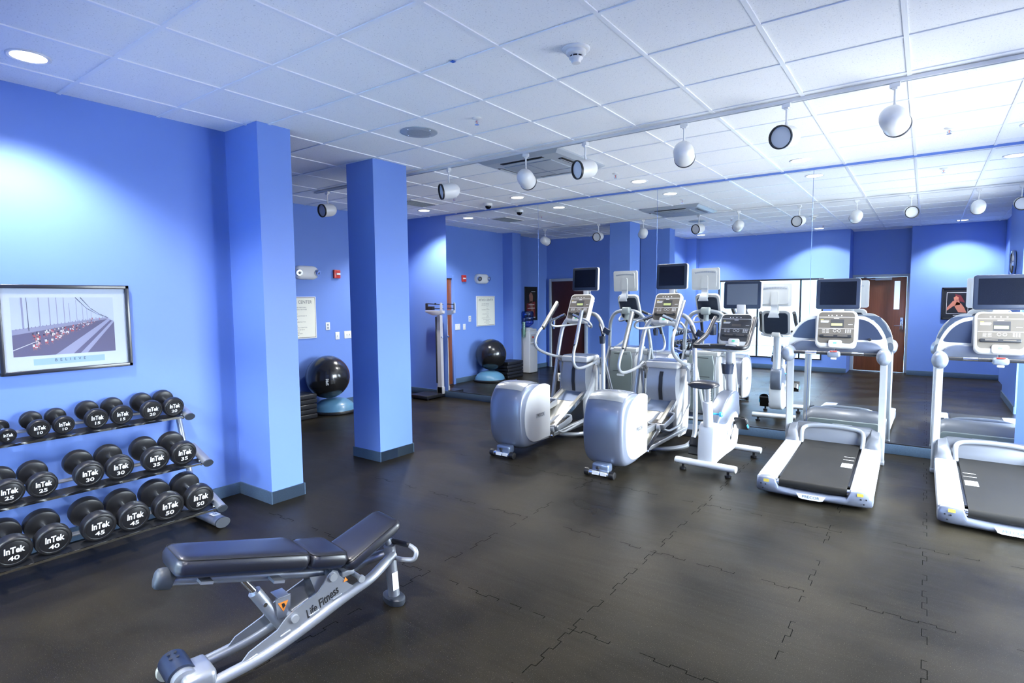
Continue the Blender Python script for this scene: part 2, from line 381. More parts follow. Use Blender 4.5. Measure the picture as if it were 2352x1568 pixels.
m = MB(); m.box((-.05, -.05, 2.0), (.30, .06, .06), bev=.006); m.bar((-.15, -.07, 2.0), (.15, -.28, 1.99), .02, .012); m.bar((.15, -.28, 1.99), (.32, -.03, 2.05), .02, .012); m.build('door_closer', SILVER, d2)
door(1, 0, 0, .90, 2.05, DWOOD, 0, 1, (-3.0, 1.135, 0), math.pi)
door(3, 0, 0, .92, 2.05, WOOD, 0, 1, (SX+.03, 5.01, 0), R(90), BLUE)
# window 1 : interior glazing to the pool room
w1 = thing('window_1', '', '', (0, 0, 0)); del w1['label']; del w1['category']; w1['kind'] = 'structure'
m = MB(); y0, y1 = WY-.09, WY+.012
m.box(*bx(-.22, 2.0, y0, y1, 2.0, 2.035)); m.box(*bx(-.22, 2.0, y0, y1, .25, .27)); m.box(*bx(-.22, -.19, y0, y1, .27, 2.0)); m.box(*bx(1.97, 2.0, y0, y1, .27, 2.0))
for x in (.66, 1.55): m.box(*bx(x-.015, x+.015, y0+.02, y1-.02, .27, 2.0))
m.build('window_frame', WFRAME, w1)
m = MB()
for a, b_ in ((-.19, .645), (.675, 1.535), (1.565, 1.97)): m.box(*bx(a, b_, WY-.05, WY-.044, .27, 2.0))
m.build('window_glass', GLASS, w1)
# window 2, 3 : daylight glazing in the right wall
for n, (a, c, z0) in ((2, (2.38, 5.10, .02)),):
    w2 = thing('window_%d' % n, '', '', (0, 0, 0)); del w2['label']; del w2['category']; w2['kind'] = 'structure'
    m = MB()
    for b_ in ((a, a+.04, z0, 2.45), (c-.04, c, z0, 2.45), (a, c, z0, z0+.04), (a, c, 2.41, 2.45), ((a+c)/2-.02, (a+c)/2+.02, z0, 2.45)): m.box(*bx(WX+.04, WX+.11, *b_))
    m.build('window_frame', WFRAME, w2)
    m = MB(); m.box(*bx(WX+.07, WX+.076, a+.04, c-.04, z0+.04, 2.41)); m.build('window_glass', GLASS, w2)
# ---------------------------------------------------------------- pool room seen through window 1
struct(MB().box(*bx(-3.0, 6.0, -8.6, -2.1, -.13, -.01)).build('floor', PFLOOR)); struct(MB().box(*bx(-3.0, 2.35, -2.1, WY-.13, -.13, -.01)).build('floor', PFLOOR))
struct(MB().box(*bx(-3.0, 6.0, -8.6, -8.5, 0, 3.4)).build('wall_pool_far', PALE)); struct(MB().box(*bx(-3.1, -3.0, -8.6, WY-.13, 0, 3.4)).build('wall_pool_left', PALE))
struct(MB().box(*bx(6.0, 6.1, -8.6, -2.0, 0, 3.4)).build('wall_pool_right', PALE)); struct(MB().box(*bx(-3.1, 6.1, -8.6, -2.0, 3.4, 3.5)).build('ceiling', PALE))
struct(MB().box(*bx(-3.0, LX-.12, -2.1, -2.0, 0, 3.4)).build('wall_pool_near', PALE)); struct(MB().box(*bx(-3.1, 2.47, -2.0, WY-.13, 3.06, 3.5)).build('trim_2', PALE))
pw = MB().box(*bx(-1.0, 4.0, -7.6, -4.4, -.009, .004)).build('pool_water', WATER); pw['kind'] = 'stuff'; tag(pw, 'blue swimming pool water beyond the window reflected in the mirror', 'water')
pc = MB(); 
for b_ in ((-1.2, 4.2, -4.4, -4.2), (-1.2, 4.2, -7.8, -7.6), (-1.2, -1.0, -7.6, -4.4), (4.0, 4.2, -7.6, -4.4)): pc.box(*bx(*b_, -.009, .02), bev=.006)
struct(pc.build('trim_3', PFLOOR))
k = 0
for x, lb in ((-1.2, 'left'), (1.5, 'middle'), (4.2, 'right')):  # unseen lamps and area lights added to brighten the pool room
    L = thing('added_pool_lamp', 'added rectangular ceiling lamp brightening the pool room, %s of three' % lb, 'lamp', (x, -4.6, 3.38), 0, 'added pool room lamps')
    MB().box((0, 0, 0), (1.5, 1.3, .04), bev=.008).build('housing', WHITE, L); MB().box((0, 0, -.024), (1.4, 1.2, .008)).build('diffuser', LAMP, L)
    a_ = area('pool_fill_light', (x, -4.6, 3.33), (0, 0, 0), 1.4, 1.2, POOL_POWER)
al = thing('fire_alarm', 'small red fire alarm on the pale pool room wall beyond the window', 'alarm', (1.05, -8.48, 1.75), math.pi)
MB().box((0, 0, 0), (.20, .06, .24), bev=.01).build('body', RED, al); MB().box((.03, -.035, 0), (.07, .02, .18), bev=.004).build('strobe', WHITE, al)
# ================================================================ ceiling fixtures
def spot(x, y, power, z=H-.035, size=126, blend=.55):
    l = bpy.data.lights.new('downlight', 'SPOT'); l.energy = power; l.spot_size = R(size); l.spot_blend = blend; l.shadow_soft_size = .07; l.color = (1, .975, .94)
    o = bpy.data.objects.new('downlight', l); COL.objects.link(o); o.location = (x, y, z)
def downlight(x, y):
    r = thing('recessed_light', 'x', 'ceiling light', (x, y, H), 0, 'recessed ceiling lights')
    MB().lathe([(.082, .0), (.103, .0), (.103, -.006), (.098, -.009), (.084, -.006), (.082, .0)], cap=False).build('trim_ring', WHITE, r)
    MB().lathe([(.083, -.0015), (.083, -.004)]).build('lamp_disc', LAMP, r)
    return r
dl = downlight(-.365, -.295); dl['label'] = 'recessed ceiling light above the framed marathon poster'
rowl = [(-2.637, 5.13, 'recessed ceiling light by the air vent, farthest left by the mirror wall'), (-.823, 5.112, 'recessed ceiling light just right of the small dome camera'), (.953, 5.148, 'recessed ceiling light beyond the air conditioner and a sprinkler'), (2.696, 5.20, 'recessed ceiling light near the mirror, right of the front-most track spotlights'), (4.47, 5.0, 'recessed ceiling light above the far right treadmill, seen in the mirror'), (1.95, -.68, 'recessed ceiling light over the window wall, seen in the mirror'), (4.30, -1.0, 'recessed ceiling light by the reflected wall with the red artwork')]
for x, y, lb in rowl: dup(dl, (x, y, H), lb)
for x, y in [(-.365, -.295)]+[(a, b_) for a, b_, _ in rowl]: spot(x, y, DOWN_POWER*(1.5 if y < -.5 else 1))
# track rail and spotlights
TY = 3.13
tr = MB(); tr.box(*bx(-2.6, 5.0, TY-.018, TY+.018, H-.030, H-.0068), bev=.003)
tr = tr.build('track_rail', WHITE); tag(tr, 'long white track lighting rail across the ceiling', 'light track')
m = MB(); m.box(*bx(-2.58, 4.98, TY-.008, TY+.008, H-.0315, H-.0298)); m.build('conductor_slot', GRILLE, tr)
def head():
    r = thing('track_spotlight', 'x', 'spotlight', (0, 0, H-.03), 0, 'track spotlights')
    m = MB(); m.box((0, 0, -.016), (.06, .034, .03), bev=.004); m.box((0, 0, -.036), (.03, .026, .012)); m.build('adapter', WHITE, r)
    m = MB(); m.cyl((0, 0, -.04), (0, 0, -.155), .0075, seg=12); m.lathe([(.010, -.13), (.010, -.15)], seg=12); m.build('stem', WHITE, r)
    # lamp housing: bullet along local -y, tilted down
    tilt = R(10); ax = Vector((0, -math.cos(tilt), -math.sin(tilt))); c = Vector((0, 0, -.232))
    prof = [(.001, -.115), (.030, -.112), (.052, -.098), (.070, -.073), (.078, -.04), (.080, 0), (.080, .075), (.0775, .078)]
    MB().lathe(prof, c, ax, 32).build('lamp_housing', WHITE, r)
    m = MB(); m.lathe([(.0775, .0775), (.082, .079), (.082, .094), (.074, .096), (.068, .06), (.062, .035), (.001, .034)], c, ax, 32, cap=False); m.build('baffle', BLK, r)
    m = MB(); m.lathe([(.0001, .062), (.024, .060), (.042, .053), (.052, .043), (.052, .036)], c, ax, 28); m.build('bulb', LENS, r)
    return r
h0 = head()
HX = [(-2.35, 180, 'white spotlight at the left end of the track, between the blue columns'), (-1.17, 180, 'white spotlight on the track, hidden by the blue column but seen in the mirror'), (-.29, -30, 'white spotlight with black opening, first right of the blue column'),
      (.69, 200, 'white closed-back spotlight hanging before the air conditioner'), (1.325, -25, 'white spotlight with black opening at the right edge of the air conditioner'), (2.205, 195, 'white closed-back spotlight in the middle of the track, right of the air conditioner'),
      (2.945, -14, 'white spotlight facing the viewer with its lens, right part of the track'), (3.585, 170, 'largest white closed-back spotlight on the right, above the first treadmill'), (4.30, 0, 'white spotlight beyond the right edge, lens facing the room'), (4.72, 180, 'white spotlight at the right end of the track, seen in the mirror')]
HX[0] = (-2.35, 0, HX[0][2])
for i, (x, a, lb) in enumerate(HX):
    if i == 0: h0.location = (x, TY, H-.03); h0.rotation_euler = (0, 0, R(a)); h0['label'] = lb
    else: dup(h0, (x, TY, H-.03), lb, R(a))
# air conditioner cassette
ac = thing('ceiling_air_conditioner', 'grey square air conditioner cassette with louvres set in the ceiling', 'air conditioner', (.53, 3.66, H), 0)
m = MB(); o_ = .475; i_ = .30
m.loft([[(-o_, -o_, 0), (o_, -o_, 0), (o_, o_, 0), (-o_, o_, 0)], [(-o_, -o_, -.016), (o_, -o_, -.016), (o_, o_, -.016), (-o_, o_, -.016)], [(-o_+.05, -o_+.05, -.040), (o_-.05, -o_+.05, -.040), (o_-.05, o_-.05, -.040), (-o_+.05, o_-.05, -.040)],
        [(-i_, -i_, -.052), (i_, -i_, -.052), (i_, i_, -.052), (-i_, i_, -.052)]]); m.build('cassette_frame', ACG, ac, sharp=20)
m = MB(); m.box((0, 0, -.055), (.56, .56, .012), bev=.004); m.build('intake_grille', GRILLE, ac)
m = MB(); m.box((0, 0, -.062), (.004, .54, .003)); m.box((0, .12, -.062), (.54, .004, .003)); m.build('grille_seam', SILVD, ac)
for a in range(4):
    M_ = Matrix.Rotation(R(90*a), 4, 'Z'); m = MB().at(M_); m.box((0, -.365, -.042), (.50, .056, .014), bev=.005); o = m.build('louvre_slot', BLK, ac)
    m = MB().at(M_); m.box((0, -.362, -.052), (.47, .018, .004), rot=Matrix.Rotation(R(25), 3, 'X')); m.build('louvre', ACG, o)
# speaker, smoke detector, sprinklers, camera, vent, tape
sp = thing('ceiling_speaker', 'round grey ceiling speaker with perforated grille', 'speaker', (.321, 2.095, H))
MB().lathe([(.155, 0), (.155, -.004), (.148, -.008), (.10, -.009)]).build('rim', ACG, sp); MB().lathe([(.100, -.008), (.100, -.0105), (.001, -.0115)]).build('grille', GRILLE, sp)
m = MB(); [m.lathe([(.005, -.008), (.004, -.0105), (.0001, -.011)], (.127*math.cos(a*math.pi/2), .127*math.sin(a*math.pi/2), 0), seg=10) for a in range(4)]; m.build('screws', CHROME, sp)
sd = thing('smoke_detector', 'white round smoke detector on the ceiling', 'smoke detector', (2.157, 1.503, H))
MB().lathe([(.078, 0), (.078, -.006), (.072, -.012), (.058, -.014), (.055, -.030), (.042, -.040)]).build('base', WHITE, sd)
MB().lathe([(.036, -.038), (.036, -.052)]).build('sensing_gap', BLK, sd)
m = MB(); m.lathe([(.040, -.050), (.038, -.056), (.030, -.062), (.024, -.078), (.012, -.082), (.001, -.082)])
for a in range(8): c_, s_ = math.cos(a*math.pi/4), math.sin(a*math.pi/4); m.bar((.038*c_, .038*s_, -.038), (.038*c_, .038*s_, -.053), .005, .005, upv=(1, .3, 0))
m.build('cap', WHITE, sd)
def sprink():
    r = thing('fire_sprinkler', 'x', 'sprinkler', (0, 0, H), 0, 'ceiling sprinklers')
    MB().lathe([(.036, 0), (.036, -.003), (.026, -.008), (.012, -.009)]).build('escutcheon', WHITE, r)
    m = MB(); m.lathe([(.009, -.008), (.009, -.022)], seg=12); m.tube(rounded([(-.006, 0, -.02), (-.016, 0, -.03), (-.006, 0, -.045), (0, 0, -.048)], .004), .003, 8); m.tube(rounded([(.006, 0, -.02), (.016, 0, -.03), (.006, 0, -.045), (0, 0, -.048)], .004), .003, 8)
    m.lathe([(.018, -.049), (.018, -.051)], seg=16); m.build('frame', CHROME, r); MB().cyl((0, 0, -.022), (0, 0, -.045), .0028, seg=8).build('bulb', RED, r); return r
s0 = sprink(); SP = [(.937, 2.107, 'fire sprinkler right of the round ceiling speaker'), (.915, 4.58, 'fire sprinkler beyond the air conditioner, near the mirror'), (-1.499, 4.565, 'fire sprinkler near the dome camera'), (3.90, 4.72, 'fire sprinkler at the right, behind the largest spotlight'), (3.62, .72, 'fire sprinkler at the top right edge of the ceiling'), (-1.9, 1.75, 'fire sprinkler over the alcove, seen in the mirror'), (2.1, -.1, 'fire sprinkler over the window side, seen in the mirror')]
for i, (x, y, lb) in enumerate(SP):
    if i == 0: s0.location = (x, y, H); s0['label'] = lb
    else: dup(s0, (x, y, H), lb, .4)
dc = thing('dome_camera', 'small white dome security camera with black lens bubble', 'security camera', (-1.46, 5.266, H))
MB().lathe([(.062, 0), (.062, -.020), (.057, -.034), (.045, -.036)]).build('base', WHITE, dc); MB().lathe([(.045, -.034), (.044, -.050), (.034, -.068), (.016, -.078), (.001, -.080)]).build('lens_bubble', SCREEN, dc)
av = thing('air_vent', 'dark slotted air vent in the ceiling above the far wall', 'air vent', (-2.22, 4.56, H))
MB().box((0, 0, -.008), (.34, .56, .014), bev=.004).build('frame', WHITE, av); m = MB(); m.box((0, 0, -.016), (.28, .50, .003)); m.build('recess', BLK, av); m = MB(); [m.box((-.12+.04*q, 0, -.019), (.010, .49, .006), rot=Matrix.Rotation(.5, 3, 'Y')) for q in range(7)]; m.build('slats', GRILLE, av)
tp = MB().box((1.505, 1.2, H-.0075), (.026, .03, .001)).build('tape_piece', mat('blue_tape', (.02, .12, .55), .6)); tag(tp, 'tiny piece of blue tape on the ceiling grid', 'tape')
# ================================================================ things on and by the walls
WF = frame((0, 0, 0), (1, 0, 0), (0, 0, 1))         # x right, z up, facing local -y
def wf(x=0, y=0, z=0): return Matrix.Translation((x, y, z)) @ WF
# framed marathon poster on the left wall
P = thing('framed_poster', 'black-framed BELIEVE poster of marathon runners on a bridge, on the left wall', 'poster', (LX, -.034, 1.482), R(90))
pw_, ph_ = .742, .585
m = MB()
for b_ in ((-pw_/2, pw_/2, ph_/2-.025, ph_/2), (-pw_/2, pw_/2, -ph_/2, -ph_/2+.025), (-pw_/2, -pw_/2+.025, -ph_/2, ph_/2), (pw_/2-.025, pw_/2, -ph_/2, ph_/2)): m.box(*bx(b_[0], b_[1], -.026, -.001, b_[2], b_[3]), bev=.004)
m.build('frame', mat('black_frame', (.018, .02, .03), .3, coat=.4), P)
A_ = [mat('poster_paper', (.72, .78, .86), .6), mat('poster_sky', (.62, .68, .82), .6), mat('poster_haze', (.36, .36, .50), .6), mat('poster_road', (.17, .15, .24), .6), mat('poster_barrier', (.42, .42, .58), .6), mat('poster_red', (.62, .10, .11), .6), mat('poster_skin', (.42, .22, .20), .6), mat('poster_white', (.85, .85, .92), .6), mat('poster_dark', (.04, .04, .07), .6), mat('poster_caption', (.42, .60, .74), .6)]
m = MB().at(wf(y=-.006)); m.mt(0).prism([(-.355, -.278), (.355, -.278), (.355, .278), (-.355, .278)], .003)
def poly(pts, i, z): m.mt(i); m.f([m.v((x, y, z)) for x, y in pts], False)
L_, R_x, T_, B_ = -.300, .270, .208, -.175
poly([(L_, B_), (R_x, B_), (R_x, T_), (L_, T_)], 1, .0032)
poly([(L_, B_), (R_x, B_), (R_x, .035), (.235, .055), (L_, -.035)], 3, .0034)
poly([(L_, -.035), (.235, .055), (.235, .068), (L_, .0)], 2, .0036)
for k in range(26):
    t_ = k/25; x = L_+.02+t_*.5; poly([(x, -.002+t_*.07), (x+.003, -.002+t_*.07), (x+.003, .006+t_*.07), (x, .006+t_*.07)], 3, .0037)
poly([(.235, .058), (.250, .050), (.02, B_), (-.08, B_)], 4, .0038); poly([(.262, .045), (R_x, .035), (.10, B_), (.06, B_)], 4, .0038)
poly([(L_, -.13), (-.17, -.075), (-.17, -.079), (L_, -.135)], 7, .0039)
for x, wv, z0, z1 in ((-.245, .010, .0, T_), (-.155, .006, .01, T_), (-.10, .005, .02, T_), (-.06, .004, .028, T_), (-.02, .004, .03, T_), (.01, .003, .035, .17), (.05, .003, .04, .19), (.085, .003, .045, .16), (.11, .002, .05, .14), (.135, .002, .05, .13)):
    poly([(x, z0), (x+wv, z0), (x+wv-.002, z1), (x-.002, z1)], 2, .00365)
poly([(-.215, -.01), (-.211, -.01), (-.216, T_), (-.218, T_)], 8, .0038)
for o in (0, .028):
    c = [(.045+o, T_), (.11+o*.8, .13), (.17+o*.5, .09), (.235, .062)]
    for a, b_ in zip(c[:-1], c[1:]): poly([a, (a[0]+.006, a[1]), (b_[0]+.002, b_[1]), b_], 8, .0038)
rr = random.Random(3)
for k in range(130):
    t_ = rr.random()**.8; x0 = -.20+t_*.42; base = -.155+t_*.21+rr.random()*(.105*(1-t_)+.006); sc = .012+.040*max(0, (1-(base+.155)/.19))
    if x0 > -.12+(base+.175)*1.35: x0 = -.16+(base+.175)*1.3
    z = .0040+k*1e-6; lean = rr.uniform(-.3, .3)*sc
    poly([(x0-sc*.13, base+sc*.45), (x0+sc*.13, base+sc*.45), (x0+sc*.16, base+sc*.82), (x0-sc*.16, base+sc*.82)], rr.choice((7, 7, 5, 7, 8, 6)), z)
    poly([(x0-sc*.14, base+sc*.34), (x0+sc*.14, base+sc*.34), (x0+sc*.13, base+sc*.47), (x0-sc*.13, base+sc*.47)], rr.choice((5, 8, 7, 5)), z+.0001)
    poly([(x0-sc*.10, base+sc*.36), (x0-sc*.02, base+sc*.36), (x0-sc*.04+lean, base), (x0-sc*.12+lean, base)], 6, z); poly([(x0+sc*.02, base+sc*.36), (x0+sc*.10, base+sc*.36), (x0+sc*.16-lean, base+sc*.10), (x0+sc*.08-lean, base+sc*.08)], 6, z)
    poly([(x0-sc*.06, base+sc*.84), (x0+sc*.06, base+sc*.84), (x0+sc*.055, base+sc*1.0), (x0-sc*.055, base+sc*1.0)], rr.choice((6, 8)), z)
m.mt(9).prism([(-.20, -.238), (.20, -.238), (.20, -.196), (-.20, -.196)], .0036); m.mt(8).text('B  E  L  I  E  V  E', .026, off=(0, -.2115), z=.0038)
m.build('print', A_, P)
MB().box((0, -.014, 0), (.708, .002, .55)).build('glass', PGLASS, P)
# things on the sign wall
Y_ = [0]
def onsign(name, label, cat, y, z, grp=None): return thing(name, label, cat, (SX, y, z), R(90), grp)
sg = onsign('rules_sign', 'cream FITNESS CENTER rules sign with black border on the far blue wall', 'sign', 3.475, 1.40)
m = MB(); m.box((0, -.006, 0), (.61, .012, .62), bev=.002); m.build('board', WHITE, sg)
m = MB().at(wf(y=-.0125)); m.prism([(-.290, -.296), (.290, -.296), (.290, .296), (-.290, .296)], .0006); m.build('border', MARKK, sg)
m = MB().at(wf(y=-.0133)); m.prism([(-.284, -.290), (.284, -.290), (.284, .290), (-.284, .290)], .0006); m.build('face', CREAM, sg)
m = MB().at(wf(y=-.0143)); m.text('FITNESS CENTER', .068, off=(0, .228), sx=.92, bold=.004)
for z, s_ in ((.150, 'REGISTERED GUESTS ONLY'), (.120, 'PERMITTED IN THE FITNESS'), (.092, 3), (.055, 'ALONE'), (.026, 'MUST BE ACCOMPANIED BY'), (-.02, 7), (-.062, 'FOR INJURIES RELATING'), (-.088, 5), (-.118, 8), (-.145, 'NO HORSEPLAY PERMITTED'), (-.176, 25), (-.205, 9), (-.232, 20), (-.255, 11)):
    if isinstance(s_, int):     # lines too blurred to read: plain dashes
        x = -.06-s_*.0035
        for q in range(s_//3+1): x0 = x+q*.028; m.f([m.v((x0, z-.004, 0)), m.v((x0+.020, z-.004, 0)), m.v((x0+.020, z+.002, 0)), m.v((x0, z+.002, 0))], False)
        continue
    w_ = len(s_); m.text(s_, .021, off=(-.06+w_*.0035, z), sx=.95)
m.build('lettering', mat('grey_print', (.12, .12, .13), .6), sg)
em = onsign('emergency_light', 'white oval emergency light with two lamp heads high on the far wall', 'emergency light', 3.62, 2.06)
m = MB().at(wf()); m.prism(rrect(.40, .20, .099, 8), .085, .045); m.build('housing', WHITE, em)
for s_ in (-1, 1):
    c = Vector((s_*.15, -.085, .0)); ax = Vector((s_*.35, -1, -.25)).normalized()
    l = MB().lathe([(.028, -.02), (.048, 0), (.050, .028), (.046, .034)], c, ax, 24).build('lamp_head', CHROME, em); MB().lathe([(.044, .030), (.001, .037)], c, ax, 24).build('lens', LENS, l)
fa = onsign('fire_alarm', 'red fire alarm horn strobe with white lens on the far blue wall', 'alarm', 4.165, 2.055)
m = MB(); m.box((0, -.02, 0), (.115, .04, .13), bev=.008); m.build('body', RED, fa); MB().box((.012, -.045, .0), (.07, .02, .030), bev=.005).build('strobe', WHITE, fa)
def plate(y, z, lb, kind, n=1, grp='wall plates beside the sign'):
    r = onsign('wall_switch' if kind == 's' else 'power_outlet', lb, 'switch' if kind == 's' else 'outlet', y, z, grp); w_ = .075*n+.005*(n-1)
    MB().box((0, -.003, 0), (w_, .007, .118), bev=.003).build('cover_plate', WHITE, r)
    for i in range(n):
        m = MB(); cx = (i-(n-1)/2)*.05
        if kind == 's': m.box((cx, -.009, 0), (.012, .014, .026), bev=.002); m.build('toggle', CREAM, r)
        else: m.box((cx, -.0075, .022), (.030, .004, .030), bev=.002); m.box((cx, -.0075, -.022), (.030, .004, .030), bev=.002); m.build('socket', GRILLE, r)
    return r
plate(3.985, 1.256, 'white wall outlet plate just right of the rules sign', 'o'); plate(4.155, 1.10, 'white light switch below and right of the outlet plate', 's'); plate(4.36, 1.107, 'white double switch plate at the edge of the blue column', 's', 2)
# outlet set in the mirror
po = thing('power_outlet', 'cream power outlet set into the mirror behind the left elliptical', 'outlet', (-.475, MY-.006, .505)); MB().box((0, -.004, 0), (.078, .008, .118), bev=.003).build('cover_plate', CREAM, po)
m = MB(); m.box((0, -.009, .022), (.030, .004, .030), bev=.002); m.box((0, -.009, -.022), (.030, .004, .030), bev=.002); m.build('socket', GRILLE, po)
# exercise ball on its half-ball trainer
bo = thing('balance_trainer', 'pale blue half-ball balance trainer on a black base under the big ball', 'balance trainer', (-3.255, 3.80, 0))
MB().lathe([(.30, 0), (.318, .012), (.318, .035), (.305, .045)], seg=48).build('platform', BLK, bo)
MB().lathe([(.300, .046), (.292, .085), (.255, .135), (.19, .178), (.10, .205), (.001, .213)], seg=48).build('dome', BOSU, bo)
ba = thing('exercise_ball', 'large glossy black exercise ball resting on the pale blue half-ball', 'exercise ball', (-3.285, 3.72, .529))
m = MB(); pr = []
for i in range(49):
    a = math.pi*i/48; r_ = .313*(1+(.004*math.cos(a*60) if 14 < i < 34 else 0)); pr.append((max(r_*math.sin(a), 1e-4), -r_*math.cos(a)))
ax = Vector((.75, -.35, .2)).normalized(); m.lathe(pr, (0, 0, 0), ax, 56, cap=False); m.build('ball', BALLM, ba, sharp=80)
tc_ = Vector((.80, -.60, -.12)).normalized(); m = MB().at(frame(tc_*.3145, (.0, .0, 1), (-.8, -1, 0)))
m.text('SPRI', .055, bold=.01)
for k in range(4): m.text('- - - - - -', .018, off=(0, -.05-.018*k))

for v_ in m.bm.verts: v_.co = v_.co.normalized()*.3155
m.build('lettering', MARK, ba)
# stacked step platforms
for k in range(5):
    z0 = .002+k*.070; o = MB().box((0, 0, .033), (.36-.004*(k % 2), .55-.006*(k % 3), .064), bev=.012)
    for j in range(5): o.box((0, -.2+.1*j, .0665), (.30, .05, .003), bev=.001)
    s_ = o.build('step_platform', BLK); s_.location = (-3.275, 3.125, z0); s_.rotation_euler = (0, 0, .02*(k % 2))
    tag(s_, 'black aerobic step platform, %s of the stack beside the ball' % ['bottom', 'second from bottom', 'middle', 'second from top', 'topmost'][k], 'step platform', 'stacked black step platforms')
# water cooler in the alcove
wc = thing('water_cooler', 'white floor-standing water cooler in the alcove, seen in the mirror', 'water cooler', (-3.37, 2.28, 0))
m = MB(); m.box((0, 0, .47), (.32, .32, .93), bev=.02); m.box((.0, 0, .955), (.30, .30, .05), bev=.02); m.lathe([(.12, .97), (.11, 1.0), (.06, 1.01)], seg=28); m.build('cabinet', WHITE, wc)
m = MB(); m.box((.166, 0, .78), (.02, .24, .16), bev=.006); m.box((.18, 0, .66), (.05, .24, .02), bev=.004); m.build('dispensing_bay', OFFW, wc)
for y, mm in ((-.06, CYAN), (.06, RED)): MB().box((.185, y, .80), (.03, .03, .04), bev=.006).build('tap', mm, wc)
wb = thing('water_bottle', 'blue plastic water bottle standing upside down on the white cooler', 'water bottle', (-3.37, 2.28, .985))
MB().lathe([(.03, 0.028), (.06, .05), (.125, .10), (.135, .12), (.135, .17), (.128, .18), (.135, .19), (.135, .25), (.128, .26), (.135, .27), (.135, .35), (.12, .38), (.05, .39), (.001, .39)], seg=32).build('bottle', BOTTLE, wb)
ct = thing('cup_dispenser', 'clear tube of paper cups on the side of the water cooler', 'cup dispenser', (-3.33, 2.482, .80)); MB().lathe([(.034, 0), (.040, .05), (.040, .40), (.034, .42)], seg=20).build('tube', CUPS, ct)
m = MB(); [m.lathe([(.028, .06+.035*i), (.034, .09+.035*i)], seg=16) for i in range(8)]; m.build('cups', mat('green_white_cups', (.55, .72, .58), .6), ct)
# black framed picture in the alcove
def picture(label, loc, rz, w_, h_, mats, deco):
    r = thing('framed_picture', label, 'picture', loc, rz); m = MB()
    for b_ in ((-w_/2, w_/2, h_/2-.03, h_/2), (-w_/2, w_/2, -h_/2, -h_/2+.03), (-w_/2, -w_/2+.03, -h_/2, h_/2), (w_/2-.03, w_/2, -h_/2, h_/2)): m.box(*bx(b_[0], b_[1], -.024, -.001, b_[2], b_[3]), bev=.004)
    m.build('frame', BLK, r); m = MB().at(wf(y=-.006)); m.mt(0).prism([(-w_/2+.02, -h_/2+.02), (w_/2-.02, -h_/2+.02), (w_/2-.02, h_/2-.02), (-w_/2+.02, h_/2-.02)], .003); deco(m); m.build('print', mats, r); return r
DKRED = mat('dark_red_print', (.16, .02, .025), .5); SKIN = mat('skin_print', (.55, .20, .13), .5)
def deco1(m):
    for p_, i in (([(-.18, -.30), (.18, -.30), (.18, .0), (-.18, .05)], 1), ([(-.06, .02), (.05, .02), (.08, .20), (.02, .26), (-.05, .24), (-.09, .16)], 2), ([(-.12, -.22), (-.04, -.24), (.06, .04), (-.04, .06)], 2)):
        m.mt(i); m.f([m.v((x, y, .0034+i*.0002)) for x, y in p_], False)
    m.mt(3); [m.f([m.v((x0, z0, .0042)), m.v((x1, z0, .0042)), m.v((x1, z0+.012, .0042)), m.v((x0, z0+.012, .0042))], False) for x0, x1, z0 in ((-.14, .10, -.03), (-.16, .14, -.11), (-.18, -.02, .27), (-.18, .18, -.325))]
picture('dark red framed sports picture above the water cooler, seen in the mirror', (SX, 1.80, 1.53), R(90), .50, .78, [BLK, DKRED, mat('dim_skin', (.25, .12, .09), .5), MARK], deco1)
def deco2(m):
    m.mt(3); [m.f([m.v(q) for q in ((x0, z0, .0034), (x1, z0, .0034), (x1, z1, .0034), (x0, z1, .0034))], False) for x0, x1, z0, z1 in ((-.17, .17, .215, .22), (-.17, .17, -.20, -.195), (-.17, -.165, -.2, .22), (.165, .17, -.2, .22), (-.06, .06, -.235, -.228))]
    m.mt(2)
    for c in ([(-.15, -.18), (-.02, -.17), (.04, -.06), (.01, .04), (-.06, .0), (-.11, -.08)], [(-.05, -.02), (.06, -.05), (.16, -.14), (.16, -.08), (.07, .05), (-.02, .08)], [(-.01, .06), (.05, .06), (.06, .12), (.02, .15), (-.02, .12)]): m.f([m.v((x, y, .0036)) for x, y in c], False)
    m.mt(1); m.f([m.v(q) for q in ((-.12, .02, .0035), (.02, .06, .0035), (.04, .19, .0035), (-.05, .16, .0035))], False)
picture('black framed picture of a figure on a red ground, seen in the mirror at right', (4.30, -1.56, 1.475), math.pi, .50, .64, [BLK, DKRED, SKIN, MARK], deco2)
# wall clock on the right pillar
ck = thing('wall_clock', 'round silver wall clock on the right pillar, seen in the mirror', 'clock', (4.84, 1.55, 2.12), R(-90))
m = MB(); m.lathe([(.14, 0), (.175, .01), (.178, .035), (.165, .05), (.150, .046)], (0, 0, 0), (0, -1, 0), 40, cap=False); m.build('rim', CHROME, ck); MB().lathe([(.155, .034), (.001, .035)], (0, 0, 0), (0, -1, 0), 40).build('dial', WHITE, ck)
m = MB().at(wf(y=-.038)); m.prism([(-.006, -.02), (.006, -.02), (.004, .10), (-.004, .10)], .002); m.prism([(-.02, -.006), (.075, .03), (.073, .036), (-.022, .002)], .002)
for a in range(12): c_, s_ = math.cos(a*math.pi/6), math.sin(a*math.pi/6); m.prism([(.13*c_-.004, .13*s_-.004), (.13*c_+.004, .13*s_-.004), (.13*c_+.004, .13*s_+.004), (.13*c_-.004, .13*s_+.004)], .001)
m.build('hands', MARKK, ck)
